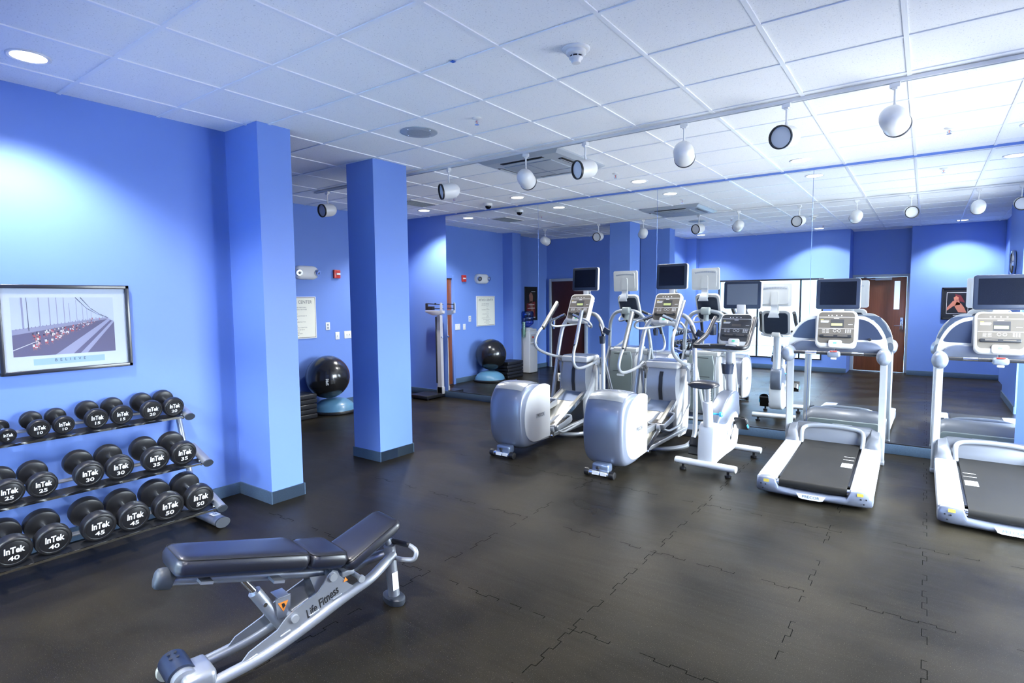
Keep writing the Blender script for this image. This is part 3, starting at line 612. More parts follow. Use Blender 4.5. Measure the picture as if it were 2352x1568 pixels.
# physician scale
sc = thing('physician_scale', 'white upright physician beam scale with black platform beside the mirror', 'scale', (-2.935, 5.44, 0), 0)
m = MB(); m.box((0, -.01, .045), (.40, .44, .055), bev=.008); m.build('platform', BLK, sc); m = MB(); [m.cyl((x, y, 0), (x, y, .02), .02, seg=10) for x in (-.16, .16) for y in (-.17, .15)]; m.build('feet', RUBB, sc)
m = MB(); m.box((.145, .16, .12), (.13, .06, .12), bev=.006)
m.loft([[(.145-w_, .16-.03, z), (.145+w_, .16-.03, z), (.145+w_, .16+.03, z), (.145-w_, .16+.03, z)] for z, w_ in ((.07, .052), (.18, .050), (1.36, .036), (1.385, .034))]); m.build('column', ENAM, sc)
m = MB(); m.box((.095, .125, .80), (.022, .02, 1.12), bev=.003); m.build('height_rod', BLK, sc); MB().lathe([(.012, 0), (.018, .004), (.018, .012), (.010, .03)], (.19, .15, 1.02), (1, -.2, 0), 16).build('knob', CHROME, sc)
m = MB().at(frame((.145, .115, 1.42), (1, 0, 0), (0, 0, 1))); m.prism([(-.24, .045), (-.24, .02), (-.08, -.035), (.05, -.035), (.16, .0), (.16, .045)], .05, .004); m.build('beam_box', ENAM, sc)
m = MB(); m.box((-.08, .09, 1.53), (.04, .03, .11), bev=.003); m.bar((-.09, .09, 1.58), (.29, .09, 1.565), .014, .014); m.bar((-.09, .09, 1.505), (.29, .09, 1.498), .014, .014); m.box((.02, .09, 1.505), (.12, .05, .06), bev=.004); m.box((.12, .09, 1.575), (.02, .02, .03)); m.build('beams', BLK, sc)
for x in (.275,): m = MB().at(frame((x, .07, 1.42), (1, 0, 0), (0, 0, 1))); m.prism([(-.022, 0), (.022, 0), (.022, .15), (.012, .175), (-.012, .175), (-.022, .15)], .014); m.build('beam_support', ENAM, sc)
# ================================================================ dumbbell rack
RK = thing('dumbbell_rack', 'silver three-tier dumbbell rack along the left wall', 'dumbbell rack', (-.62, -.1, 0)); TR_ = Matrix.Translation((.62, .1, 0))
def wm(): return MB().at(TR_)
YE, YS = .612, -1.0; TA = R(13); eb = Vector((-math.cos(TA), 0, math.sin(TA))); en = Vector((math.sin(TA), 0, math.cos(TA)))
tiers = [(-.735, .797), (-.485, .480), (-.305, .176)]
for (xf, zs) in tiers:
    o = Vector((xf, 0, zs))
    def P_(a, h, y): q = o+eb*a+en*h; return (q.x, y, q.z)
    for a0, a1, h0, h1, nm, mm in ((-.028, .062, -.008, -.002, 'shelf_rail', BLK), (-.033, -.028, -.012, .004, 'rail_lip', CHROME), (.150, .190, -.010, -.003, 'shelf_rail', SILVER)):
        m = wm(); m.loft([[P_(a0, h0, y), P_(a1, h0, y), P_(a1, h1, y), P_(a0, h1, y)] for y in (YS+.02, YE-.02)]); m.build(nm, mm, RK)
    for y in (YE, YS):
        a, b_ = Vector(P_(-.045, .0, y)), Vector(P_(.21, .012, y)); b_.z += .02
        m = wm(); m.tube([a, b_], .034, 20, flat=.72); m.build('end_tube', SILVER, RK)
        m = wm(); d_ = (a-b_).normalized(); m.tube([a, a+d_*.012], .036, 20, flat=.75); m.build('end_cap', CAPG, RK)
        m = wm(); m.box(tuple(Vector(P_(.03, -.02, y-.03 if y > 0 else y+.03))), (.10, .006, .035)); m.cyl(P_(.0, .004, y-.036), P_(.0, .004, y-.045), .008, seg=8); m.build('bracket', SILVER, RK)
for y in (YE, YS):
    m = wm(); m.tube([(-.895, y, .82), (-.640, y, .055)], .021, 16); m.tube(rounded([(-.72, y-.01, .36), (-.84, y-.01, .20), (-.86, y-.01, .07)], .05), .018, 14); m.build('upright', SILVER, RK)
    m = wm(); m.tube([(-.89, y+.02, .042), (-.315, y+.02, .042)], .052, 24, flat=.70); m.build('foot', SILVER, RK); m = wm(); m.tube([(-.315, y+.02, .042), (-.300, y+.02, .042)], .053, 24, flat=.72); m.build('end_cap', CAPG, RK)
    if y > 0: m = wm(); m.box((-.42, y+.02, .0795), (.07, .055, .0015)); m.build('label', MARK, RK, 38); m = MB().at(TR_ @ frame((-.42, y+.02, .0808), (0, 1, 0), (-1, 0, 0))); m.text('44', .035, bold=.01); m.build('label_print', MARKB, RK)
SPEC = {5: (.045, .036, .19), 10: (.0595, .042, .20), 15: (.069, .046, .215), 20: (.071, .052, .225), 25: (.0765, .056, .24), 30: (.082, .060, .25), 35: (.086, .064, .255), 40: (.0895, .068, .27), 45: (.0925, .070, .275), 50: (.0955, .074, .285)}
proto = {}
def dumbbell(lb):
    r_, t_, L = SPEC[lb]; r = thing('dumbbell', 'x', 'dumbbell')
    MB().lathe([(.013, -L/2+t_*.8), (.015, -L/2+t_+.012), (.0135, -.03), (.0165, 0), (.0135, .03), (.015, L/2-t_-.012), (.013, L/2-t_*.8)], (0, 0, 0), (1, 0, 0), 18).build('handle', CHROME, r)
    for s_ in (1, -1):
        x0 = L/2-t_
        h = MB().lathe([(r_*.45, x0), (r_*.86, x0+.001), (r_*.97, x0+.006), (r_, x0+.013), (r_, x0+t_-.012), (r_*.97, x0+t_-.005), (r_*.90, x0+t_-.0005), (r_*.80, x0+t_), (r_*.765, x0+t_-.0025), (r_*.74, x0+t_-.001), (.001, x0+t_-.0005)], (0, 0, 0), (s_, 0, 0), 40).build('head', RUBB, r)
        m = MB().at(frame((s_*(L/2+.0012), 0, 0), (0, s_, 0), (0, 0, 1)))
        m.text('InTek', r_*.60, sx=.72, bold=.035, off=(0, r_*.16)); m.text(str(lb), r_*.42, sx=1.35, bold=.02, off=(0, -r_*.38)); m.build('lettering', MARK, h)
    return r
ROW = [(5, 0, -.435, 'partly cut off by the photo edge'), (10, 0, -.282, 'left of its pair'), (10, 0, -.153, 'right of its pair'), (15, 0, .028, 'left of its pair'), (15, 0, .178, 'right of its pair'), (20, 0, .369, 'left of its pair'), (20, 0, .518, 'right of its pair'),
       (25, 1, -.503, 'cut off by the left photo edge'), (25, 1, -.345, 'fully in view, right of its pair'), (30, 1, -.109, 'left of its pair'), (30, 1, .062, 'right of its pair'), (35, 1, .279, 'left of its pair'), (35, 1, .462, 'right of its pair'),
       (40, 2, -.541, 'cut off by the left photo edge'), (40, 2, -.358, 'fully in view, right of its pair'), (45, 2, -.129, 'left of its pair'), (45, 2, .062, 'right of its pair'), (50, 2, .272, 'left of its pair'), (50, 2, .472, 'right of its pair'),
       (5, 0, -.56, 'outside the left photo edge')]
TN = ['top', 'middle', 'bottom']
for lb, ti, y, w_ in ROW:
    r_, t_, L = SPEC[lb]; xf, zs = tiers[ti]; f_ = Vector((xf+.008, y, zs))+en*(r_+.0005); c = f_+eb*(L/2)
    k_ = sorted([q[2] for q in ROW if q[1] == ti], reverse=True).index(y)
    lab = 'black rubber dumbbell marked %d, %s on the %s rack tier' % (lb, ['rightmost', 'second from right', 'third from right', 'fourth from right', 'fifth from right', 'sixth from right', 'seventh from right', 'eighth from right'][k_], TN[ti])
    if lb not in proto: d_ = dumbbell(lb); proto[lb] = d_; d_.location = c; d_['label'] = lab; d_['group'] = 'dumbbells on the rack'
    else: d_ = dup(proto[lb], c, lab)
    d_.rotation_euler = (0, TA, 0)
# ================================================================ weight bench
BN = thing('weight_bench', 'adjustable black padded weight bench with silver frame in the left foreground', 'weight bench', (1.49, .66, 0), math.atan2(-.155, .988))
m = MB(); m.tube([(0, 0, .001), (0, 0, .012), (0, 0, .034), (0, 0, .040)], [.074, .080, .080, .072], 32); 
for v_ in m.bm.verts: v_.co.y *= .62
m.build('rear_foot', CAPG, BN)
m = MB(); m.tube([(0, .0, .038), (0, -.022, .325)], .031, 20); m.build('rear_leg', SILVER, BN)
MB().at(frame((.0315, -.008, .13), (0, -.07, 1), (0, 1, 0))).prism([(-.05, -.018), (.05, -.018), (.05, .018), (-.05, .018)], .0012).build('label', MARK, BN)
m = MB(); m.tube(rounded([(-.02, -.01, .345), (.09, .045, .335), (.150, .055, .315), (.145, .04, .268), (.07, .0, .262), (0, -.01, .258)], .035), .0125, 14); m.build('carry_handle', TUBE, BN)
m = MB(); m.tube([(.0, .0, .344), (.095, .047, .334)], .0155, 14); m.build('handle_grip', BLK, BN)
for s_ in (1, -1):
    x = .088*s_
    m = MB(); m.tube(rounded([(.018*s_, -.012, .275), (.06*s_, -.10, .262), (x, -.19, .232), (x, -.33, .197), (x, -.546, .125), (x, -.738, .072), (x, -.98, .052)], .09), .0255, 18); m.build('side_rail', SILVER, BN)
    pts = [(-.86, .058), (-.844, .078), (-.801, .120), (-.674, .166), (-.634, .204), (-.588, .230), (-.473, .270), (-.445, .300), (-.425, .335), (-.399, .350), (-.373, .338), (-.355, .290), (-.301, .240), (-.26, .215), (-.546, .112)]
    m = MB().at(frame((x-.005*s_, 0, 0), (0, 1, 0), (0, 0, 1))); m.prism(pts, .008); p_ = m.build('side_plate', SILVER, BN)
    m = MB(); m.cyl((x-.012, -.399, .318), (x+.014, -.399, .318), .020, seg=20); m.build('pivot_bolt', TUBE, p_)
    m = MB(); m.cyl((x-.012, -.594, .190), (x+.014, -.594, .190), .018, seg=20); m.build('pivot_bolt', TUBE, p_)
    m = MB(); m.cyl((x+.006, -.252, .258), (x+.020, -.252, .258), .018, seg=20); m.build('pivot_bolt', TUBE, p_)
    if s_ == 1:
        m = MB().at(frame((x+.0045, -.455, .215), (0, 1, .42), (0, -.42, 1))); m.text('Life Fitness', .060, sx=.66, bold=.014, shear=.35); m.build('lettering', MARKK, p_)
        m = MB(); [m.box((x+.004, s, z), (.008, .05, .008), bev=.003, rot=Matrix.Rotation(R(15), 3, 'X')) for s, z in ((-.79, .092), (-.64, .138), (-.50, .178), (-.38, .212))]; m.build('weld_bead', TUBE, p_)
        ln = frame((x+.006, -.335, .283), (0, 1, .1), (0, -.1, 1)); m = MB().at(ln); m.prism([(-.012, -.010), (.012, -.010), (0, .012)], .001); m.build('warning_label', ORANGE, p_)
m = MB(); m.cyl((-.09, -.399, .318), (.09, -.399, .318), .014, seg=16); m.cyl((-.09, -.594, .190), (.09, -.594, .190), .014, seg=16); m.cyl((-.10, -.252, .258), (.10, -.252, .258), .012, seg=14); m.build('pivot_shaft', TUBE, BN)
def pad(name, s0, z0, s1, z1, w0, w1, th, taper=0, nose=0):
    """upholstered pad: bottom line from (s0,z0) to (s1,z1); w0,w1 widths at its ends"""
    d_ = Vector((0, s1-s0, z1-z0)); L = d_.length; M_ = frame((0, s0, z0), (1, 0, 0), d_)   # x right, y along, z up
    def ring(z, q, wq):
        out = []; r_ = .035
        for cx, cy, a in ((1, 1, 0), (-1, 1, 90), (-1, 0, 180), (1, 0, 270)):
            ww = (w1 if cy else w0)/2-wq
            for i in range(5):
                t_ = R(a+22.5*i); x_ = cx*(ww-r_)+r_*math.cos(t_); y_ = (L-q-r_ if cy else q+r_)+r_*math.sin(t_); out.append((x_, y_, z))
        return out
    m = MB().at(M_); m.loft([ring(0, .012, .012), ring(.010, .003, .003), ring(th*.22, .002, .002)]); b_ = m.build(name+'_base', NAVY, BN)
    m = MB().at(M_); m.loft([ring(th*.22, .0, .0), ring(th*.55, -.004, -.004), ring(th*.82, .002, .002), ring(th*.95, .012, .012), ring(th, .030, .030)]+([ring(th*1.02, .075, .06)] if L > .25 else [ring(th*1.01, .050, .05)])); p_ = m.build(name, LEATH, BN, sharp=60)
    m = MB().at(M_); m.tube([Vector(q)+Vector((0, 0, .0)) for q in ring(th*.90, .0035, .0035)], .0016, 6, closed=True); m.build('stitching', STITCH, p_)
pad('backrest_pad', -1.075, .558, -.535, .412, .235, .275, .082)
pad('middle_pad', -.527, .405, -.345, .362, .275, .285, .075)
pad('seat_pad', -.325, .318, -.005, .448, .27, .235, .062)
m = MB(); m.tube([(0, -1.075, .522), (0, -.395, .312)], .031, 22, flat=.85); m.box((0, -.66, .392), (.20, .05, .012), rot=Matrix.Rotation(R(-17), 3, 'X')); m.box((0, -.95, .488), (.16, .05, .012), rot=Matrix.Rotation(R(-17), 3, 'X')); m.build('backrest_tube', SILVER, BN)
m = MB(); m.tube([(0, -1.122, .540), (0, -1.119, .539), (0, -1.112, .537), (0, -1.10, .533), (0, -1.06, .520), (0, -1.058, .519)], [.018, .028, .034, .037, .037, .034], 28, flat=1.2); m.build('tube_cap', CAPG, BN)
m = MB(); m.tube([(0, -.30, .300), (0, -.05, .405)], .022, 18); m.box((0, -.30, .29), (.12, .07, .03), bev=.006); m.tube([(0, -.05, .40), (0, -.025, .335)], .018, 14); m.build('seat_tube', SILVER, BN)
m = MB(); m.at(frame((-.055, 0, 0), (0, 1, 0), (0, 0, 1))); m.prism([(-.50, .34), (-.36, .31), (-.30, .24), (-.40, .20), (-.47, .25)], .004); m.at(frame((.055, 0, 0), (0, 1, 0), (0, 0, 1))); m.prism([(-.50, .34), (-.36, .31), (-.30, .24), (-.40, .20), (-.47, .25)], .004); m.build('hinge_plate', SILVER, BN)
m = MB(); m.cyl((0, -.79, .425), (0, -.71, .300), .0155, seg=20); m.build('strut_rod', CHROME, BN)
m = MB(); m.cyl((0, -.735, .338), (0, -.615, .130), .029, seg=24); m.build('strut_sleeve', SILVER, BN); m = MB(); m.lathe([(.010, 0), (.010, .004)], (.026, -.70, .272), (1, .1, .0), 14); m.build('sleeve_pin', CHROME, BN)
m = MB(); m.box((.0, -.62, .285), (.085, .055, .006), bev=.002); m.at(frame((.03, -.62, .235), (0, 1, 0), (0, 0, 1))); m.prism([(-.03, -.05), (.03, -.05), (.035, .05), (-.035, .05)], .005); m.build('pop_pin_bracket', SILVER, BN)
m = MB().at(frame((.0365, -.622, .238), (0, 1, 0), (0, 0, 1))); m.prism([(-.024, .022), (.024, .022), (0, -.026)], .001); wl = m.build('warning_label', ORANGE, BN); m = MB().at(frame((.038, -.622, .241), (0, 1, 0), (0, 0, 1))); m.prism([(-.008, .012), (.004, .012), (.010, -.002), (-.002, -.012)], .0006); m.build('warning_mark', MARKK, wl)
m = MB(); m.tube([(-.125, -1.045, .098), (.07, -1.045, .098)], .050, 28, flat=.9); m.box((.03, -1.0, .085), (.17, .13, .085), bev=.025); m.build('front_crossbar', SILVER, BN)
m = MB(); m.tube([(-.115, -1.048, .102), (.035, -1.048, .102)], .0565, 28, flat=.92); m.build('foot_cover', NAVY, BN); m = MB(); [m.lathe([(.007, 0), (.007, .0015)], (x, -1.058+dy, .156), (0, -.2, 1), 10) for x in (-.085, -.045) for dy in (-.012, .016)]; m.build('cover_holes', BLK, BN)
m = MB(); m.cyl((-.175, -1.06, .045), (.175, -1.06, .045), .010, seg=12); m.build('wheel_axle', CHROME, BN)
for s_ in (1, -1): MB().lathe([(.020, -.014), (.042, -.012), (.044, 0), (.042, .012), (.020, .014)], (s_*.160, -1.06, .045), (1, 0, 0), 28).build('wheel', mat('grey_wheel', (.35, .36, .33), .4) if s_ == 1 else bpy.data.materials['grey_wheel'], BN)
# ================================================================ cardio machines
BADGE = mat('pale_badge', (.36, .37, .40), .4)
def console(parent, o, tilt, w, h, light=True, name='console'):
    """console head; o = centre, tilted back by tilt radians, facing local -y"""
    M_ = Matrix.Translation(o) @ Matrix.Rotation(-tilt, 4, 'X') @ WF
    m = MB().at(M_ @ Matrix.Translation((0, 0, -.055))); m.prism(rrect(w, h, .05, 6), .060, .02); c = m.build(name, OFFW, parent, sharp=50)
    m = MB().at(M_ @ Matrix.Translation((0, 0, -.075))); m.prism(rrect(w*.84, h*.84, .04, 6), .02); m.build('back_cover', NAVY, c)
    pm = PANELG if light else PANELD
    m = MB().at(M_ @ Matrix.Translation((0, .012, .0045))); m.mt(0).prism(rrect(w*.88, h*.84, .035, 6), .0022)
    z = .0026; ww, hh = w*.88, h*.84
    def q(i, x0, x1, y0, y1): m.mt(i); m.f([m.v((x0*ww, y0*hh, z)), m.v((x1*ww, y0*hh, z)), m.v((x1*ww, y1*hh, z)), m.v((x0*ww, y1*hh, z))], False)
    q(1, -.49, .49, .335, .345); q(1, -.49, .49, -.03, -.022); q(2, -.16, .21, .0, .27); z = .0029
    q(3, -.14, .17, .06, .145); q(1, -.07, .07, .29, .305); q(4, -.44, -.36, .245, .262); q(1, -.44, -.20, .215, .225); q(1, -.44, -.20, .19, .2); q(1, -.44, -.22, .165, .175); q(1, .33, .45, .10, .11)
    for i in range(3):
        for j in range(2): q(1, -.38+.11*j, -.30+.11*j, -.08-.04*i, -.07-.04*i)
        for j in range(3): q(1, .26+.06*j, .29+.06*j, -.08-.04*i, -.06-.04*i)
    for x in (-.03, .09):
        m.mt(1).at(M_ @ Matrix.Translation((x*ww, .012-.10*hh, .0045))); m.tube([(.013*math.cos(t*math.pi/8), .013*math.sin(t*math.pi/8), .003) for t in range(16)], .0011, 5, closed=True)
        m.at(M_ @ Matrix.Translation((0, .012, .0045)))
    for x in (-.22, -.13, .0, .14): q(1, x-.015, x+.015, .38, .41)
    m.build('button_panel', [pm, MARK, PANELD, LCD if light else PANELG, YEL], c)
    m = MB().at(M_ @ Matrix.Translation((0, -.20*h, .0065))); m.prism(rrect(w*.78, h*.085, .012), .014, .004); m.build('book_ledge', BLK, c)
    m = MB().at(M_ @ Matrix.Translation((0, -.195*h, .021)));
    for x in (-.17, .17): m.box((x*w, 0, 0), (.24*w, h*.028, .002))
    m.build('ledge_insert', PANELG, c)
    m = MB().at(M_ @ Matrix.Translation((0, -.405*h, .0))); m.prism(rrect(w*.33, h*.20, .018), .022, .008); k = m.build('control_pod', OFFW, c)
    m = MB().at(M_ @ Matrix.Translation((0, -.385*h, .0222))); m.prism(rrect(.030, .020, .006), .002); m.build('start_button', GREEN, k)
    return c
def monitor(parent, o, w=.36, h=.29, tilt=.06, scr=SCREEN):
    M_ = Matrix.Translation(o) @ Matrix.Rotation(-tilt, 4, 'X') @ WF
    m = MB().at(M_ @ Matrix.Translation((0, 0, -.040))); m.prism(rrect(w*1.005, h*1.005, .022), .040, .006); c = m.build('monitor', OFFW, parent, sharp=50)
    m = MB().at(M_ @ Matrix.Translation((0, 0, -.002))); m.prism(rrect(w, h, .022), .012, .005); m.build('bezel', NAVY, c)
    m = MB().at(M_ @ Matrix.Translation((0, .006, .0102))); m.prism([(-w*.41, -h*.38), (w*.41, -h*.38), (w*.41, h*.38), (-w*.41, h*.38)], .0006); m.build('screen', scr, c)
    m = MB().at(M_ @ Matrix.Translation((0, 0, -.052))); m.prism(rrect(w*.84, h*.80, .03), .012); m.build('back_housing', OFFW, c)
    m = MB().at(M_ @ Matrix.Translation((0, h*.33, -.0535)))
    for k in range(22): a = (k-10.5)/10.5; m.box((a*w*.36, -.012*a*a, 0), (.004, .020, .004), rot=Matrix.Rotation(-a*.5, 3, 'Z'))
    m.build('vent_slots', SILVD, c)
    m = MB().at(M_ @ Matrix.Translation((0, -h*.20, -.072))); m.prism(rrect(.085, h*.72, .02), .02); m.build('mount_plate', OFFW, c)
    m = MB().at(M_); m.loft([[(-w_, y_, z_), (w_, y_, z_), (w_, y_, z_-.028), (-w_, y_, z_-.028)] for y_, z_, w_ in ((-h*.42, -.050, .042), (-h*.58, -.055, .036), (-h*.70, -.085, .045), (-h*.86, -.115, .055), (-h*.98, -.125, .065))]); m.build('mount_neck', SILVER, c)
    return c
# ---------------------------------------------------------------- elliptical trainers
def elliptical(label, loc, phase, grp='elliptical trainers'):
    r = thing('elliptical_trainer', label, 'elliptical trainer', loc, 0, grp)
    # transport wheels
    m = MB(); m.cyl((-.10, -.005, .036), (.10, -.005, .036), .030, seg=20); wbr = m.build('wheel_bar', CHROME, r)
    m = MB(); m.box((-.03, -.032, .042), (.07, .012, .030)); m.box((.05, -.032, .042), (.06, .012, .030)); m.build('label', MARK, wbr)
    for s_ in (1, -1): MB().lathe([(.020, -.028), (.034, -.024), (.036, 0), (.034, .024), (.020, .028)], (s_*.125, -.005, .037), (1, 0, 0), 24).build('wheel', RUBB, r)
    m = MB(); m.box((0, .045, .085), (.17, .10, .08), bev=.02); m.build('wheel_bracket', SILVD, r); MB().box((-.02, -.008, .085), (.035, .02, .03), bev=.008).build('latch', BLK, r)
    # flywheel housing: lofted side to side
    prof = [(.015, .36), (.012, .46), (.028, .58), (.065, .67), (.13, .735), (.22, .765), (.34, .768), (.45, .745), (.53, .700), (.575, .62), (.592, .45), (.590, .26), (.575, .155), (.50, .095), (.36, .070), (.22, .066), (.13, .085), (.062, .15), (.028, .25)]
    prof = [(v.x, v.y) for v in catmull([(a, b_, 0) for a, b_ in prof], 2, True)]
    cy_, cz_ = .31, .44
    def ring(x, k): return [(x, cy_+(a-cy_)*k, cz_+(b_-cz_)*k) for a, b_ in prof]
    m = MB(); m.loft([ring(x, k) for x, k in ((-.205, .80), (-.203, .86), (-.195, .91), (-.17, .955), (-.12, .985), (-.05, 1), (.05, 1), (.12, .985), (.17, .955), (.195, .91), (.203, .86), (.205, .80))]); hs = m.build('flywheel_housing', SILVD2, r, sharp=60)
    # lighter top cap following the housing
    top = [p for p in prof if p[1] > .705]; top.sort()
    m = MB(); rows = []
    for x, k in ((-.178, .965), (-.15, .982), (-.10, 1.0), (0, 1.010), (.10, 1.0), (.15, .982), (.178, .965)): rows.append([m.v((x, cy_+(a-cy_)*k, cz_+(b_-cz_)*k)) for a, b_ in top])
    for a, b_ in zip(rows[:-1], rows[1:]):
        for i in range(len(a)-1): m.f([a[i], a[i+1], b_[i+1], b_[i]])
    m.build('top_cap', BRUSH2, hs, sharp=60)
    for s_ in (1, -1):
        sp_ = [(.600, .700), (.52, .728), (.40, .730), (.27, .700), (.17, .62), (.115, .50), (.105, .36), (.135, .235), (.21, .155), (.33, .122), (.60, .135)]
        sp_ = [(a, b_) for a, b_ in sp_]; sm_ = [(v.x, v.y) for v in catmull([(a, b_, 0) for a, b_ in sp_], 3)]
        M_ = frame((s_*.186, 0, 0), (0, s_, 0), (0, 0, 1)) if s_ == 1 else frame((-.186, 0, 0), (0, -1, 0), (0, 0, 1))
        m = MB().at(M_); m.prism([(a*s_, b_) for a, b_ in sm_], .026, .012); sd_ = m.build('side_panel', OFFW, r, sharp=50)
        if s_ == 1:
            m = MB().at(frame((.2125, .40, .405), (0, 1, 0), (0, 0, 1))); m.prism(rrect(.17, .05, .006), .001); bdg = m.build('badge', BADGE, sd_); m = MB().at(frame((.2140, .40, .405), (0, 1, 0), (0, 0, 1))); m.text('PRECOR', .046, sx=.80, bold=.014); m.build('lettering', MARKK, bdg)
    MB().box((0, .25, .79), (.012, .012, .004)).build('screw', CHROME, hs)
    # base beam, ramp
    m = MB(); m.box((0, .85, .075), (.11, .58, .06), bev=.01); m.box((0, 1.09, .06), (.16, .10, .07), bev=.012); m.box((.0, 1.5, .055), (.10, .8, .05), bev=.008); m.build('base_beam', TUBE, r)
    m = MB(); 
    m.loft([[(x, y, z) for x, z in ((-.175, zz), (.175, zz), (.175, zz+.012), (-.175, zz+.012))] for y, zz in ((.66, .118), (1.50, .475))]); m.build('ramp_plate', BRUSH, r)
    for s_ in (1, -1):
        m = MB(); m.bar((s_*.150, .64, .135), (s_*.150, 1.50, .500), .055, .03, .004); m.build('ramp_rail', BRUSH, r); m = MB(); m.bar((s_*.182, .63, .132), (s_*.182, 1.51, .505), .008, .05); m.build('ramp_edge', CHROME, r)
    m = MB(); m.bar((0, 1.30, .402), (0, 1.50, .489), .30, .008); m.build('ramp_cover', SILVD, r)
    m = MB(); m.cyl((-.2, .68, .115), (.2, .68, .115), .016, seg=12); m.build('ramp_axle', CHROME, r)
    # side arms of the base (drive links)
    for s_ in (1, -1): m = MB(); m.bar((s_*.12, .80, .10), (s_*.30, 1.45, .22), .04, .04, .006); m.build('drive_link', TUBE, r)
    # front shroud
    def sring(z, y0, y1, w_): return [(x*w_, y0 if yy < 0 else y1, z) for x, yy in ((-1, -1), (-.8, -1.), (.8, -1), (1, -1), (1, 1), (.7, 1), (-.7, 1), (-1, 1))]
    m = MB(); m.loft([sring(.10, 1.60, 1.90, .15), sring(.25, 1.56, 1.93, .165), sring(.45, 1.50, 1.93, .175), sring(.62, 1.47, 1.90, .170), sring(.76, 1.48, 1.86, .165), sring(.86, 1.52, 1.83, .165)]); sh = m.build('front_shroud', SILVER, r, sharp=30)
    m = MB(); m.box((0, 1.655, .895), (.37, .33, .075), bev=.018); m.build('shroud_top', OFFW, r); m = MB(); m.box((0, 1.655, .936), (.34, .29, .010), bev=.004); m.build('top_tray', SILVD, r)
    m = MB(); q = [(.845, 1.520), (.76, 1.476), (.62, 1.466), (.50, 1.486)]; rows = [[m.v((x, y-.003, z)) for z, y in q] for x in (-.022, .022)]
    for i in range(3): m.f([rows[0][i], rows[0][i+1], rows[1][i+1], rows[1][i]])
    m.build('slot', BLK, sh)
    m = MB().at(frame((0, 1.935, .55), (-1, 0, 0), (0, 0, 1))); m.prism([(-.155, -.40), (.155, -.40), (.175, .20), (.150, .335), (-.150, .335), (-.175, .20)], .02, .006); fc = m.build('front_cover', PANELG2, r)
    m = MB(); m.box((0, 1.958, .60), (.24, .004, .006)); m.box((0, 1.958, .85), (.20, .004, .008)); m.build('cover_slot', BLK, fc); m = MB().at(frame((0, 1.957, .545), (-1, 0, 0), (0, 0, 1))); m.prism(rrect(.12, .03, .012), .002); m.build('badge', MARK, fc)
    for s_ in (1, -1):
        m = MB().at(frame((s_*.165, 0, 0), (0, 1, 0), (0, 0, 1))); pts = [(1.42, .40), (1.44, .14), (1.50, .09), (1.72, .09), (1.80, .16), (1.84, .50), (1.82, .80), (1.74, .86), (1.60, .60)]
        m.prism(pts if s_ == 1 else pts, .045 if s_ == 1 else .045, .014) if s_ == 1 else m.at(frame((-.21, 0, 0), (0, 1, 0), (0, 0, 1))).prism(pts, .045, .0)
        m.build('shroud_side', OFFW, r, sharp=50)
    # hoop frame
    hp = [(0, 1.06, .045), (.14, 1.09, .042), (.27, 1.22, .042), (.345, 1.40, .05), (.372, 1.52, .14), (.365, 1.57, .35), (.340, 1.62, .75), (.312, 1.67, 1.10), (.280, 1.71, 1.30), (.19, 1.745, 1.425), (.07, 1.755, 1.462)]
    full = hp+[(-x, y, z) for x, y, z in hp[::-1]]
    m = MB(); m.tube(catmull(full, 5), .0255, 16); m.build('hoop_frame', TUBE, r)
    for s_ in (1, -1):
        m = MB(); m.tube([(s_*.325, 1.66, .92), (s_*.375, 2.02, .035)], .017, 12); m.build('front_strut', TUBE, r)
        m = MB(); m.cyl((s_*.16, 1.655, .865), (s_*.34, 1.655, .865), .020, seg=16); m.build('pivot_shaft', TUBE, r)
        # moving arm, built about its pivot
        a = phase*s_
        m = MB().at(Matrix.Translation((s_*.265, 1.655, .865)) @ Matrix.Rotation(a, 4, 'X'))
        path = [(-.02*s_, .03, -.02), (0, -.10, .02), (.01*s_, -.34, .035), (.02*s_, -.56, .075), (.02*s_, -.645, .15), (.01*s_, -.62, .26), (0, -.545, .345)]
        m.tube(catmull(path, 6), [.030, .028, .026, .024, .022, .020]+[.0175]*40 and .0175, 14); m.lathe([(.03, -.03), (.048, -.026), (.048, .026), (.03, .03)], (-.0, .0, 0), (1, 0, 0), 22); m.lathe
        m.at(m.X); m.loft([[(x*.7, -.13, .015-.02), (x*.7, -.13, .04), (x, .0, .05), (x, .03, -.10), (x*.8, -.02, -.16), (x*.8, -.05, -.03)] for x in (-.018, .018)]); am = m.build('swing_arm', TUBE, r, sharp=50)
        m = MB().at(Matrix.Translation((s_*.265, 1.655, .865)) @ Matrix.Rotation(a, 4, 'X')); m.tube([(0, -.545, .345), (-.02*s_, -.29, .70)], .0205, 16); m.build('grip', BRUSH if s_ == -1 else CHROME, am)
        m = MB().at(Matrix.Translation((s_*.265, 1.655, .865)) @ Matrix.Rotation(a, 4, 'X')); m.tube([(0, -.535, .338), (-.02*s_, -.285, .685)], .0205, 16); m.tube([(0, -.550, .340), (0, -.54, .355)], .022, 14)
        for v_ in m.bm.verts: v_.co.x -= .006*s_; v_.co.z -= .006
        m.build('grip_rubber', BLK, am)
        # lower link from the arm to the pedal
        pz = .25+.10*math.sin(phase*4)*s_*-1; py = .90+(.12 if s_*phase < 0 else -.10)
        if s_ == 1: pz, py = (.22, .86) if phase > 0 else (.335, 1.12)
        else: pz, py = (.36, 1.02) if phase > 0 else (.22, .78)
        m = MB(); m.bar((s_*.135, .50, .30 if pz > .3 else .20), (s_*.135, py-.16, pz-.025), .045, .055, .006); m.bar((s_*.135, py-.16, pz-.03), (s_*.145, py+.28, pz+.045-.03), .05, .03, .006); pl = m.build('pedal_arm', TUBE, r)
        T_ = Matrix.Translation((s_*.150, py+.02, pz+.01)) @ Matrix.Rotation(R(8), 4, 'X')
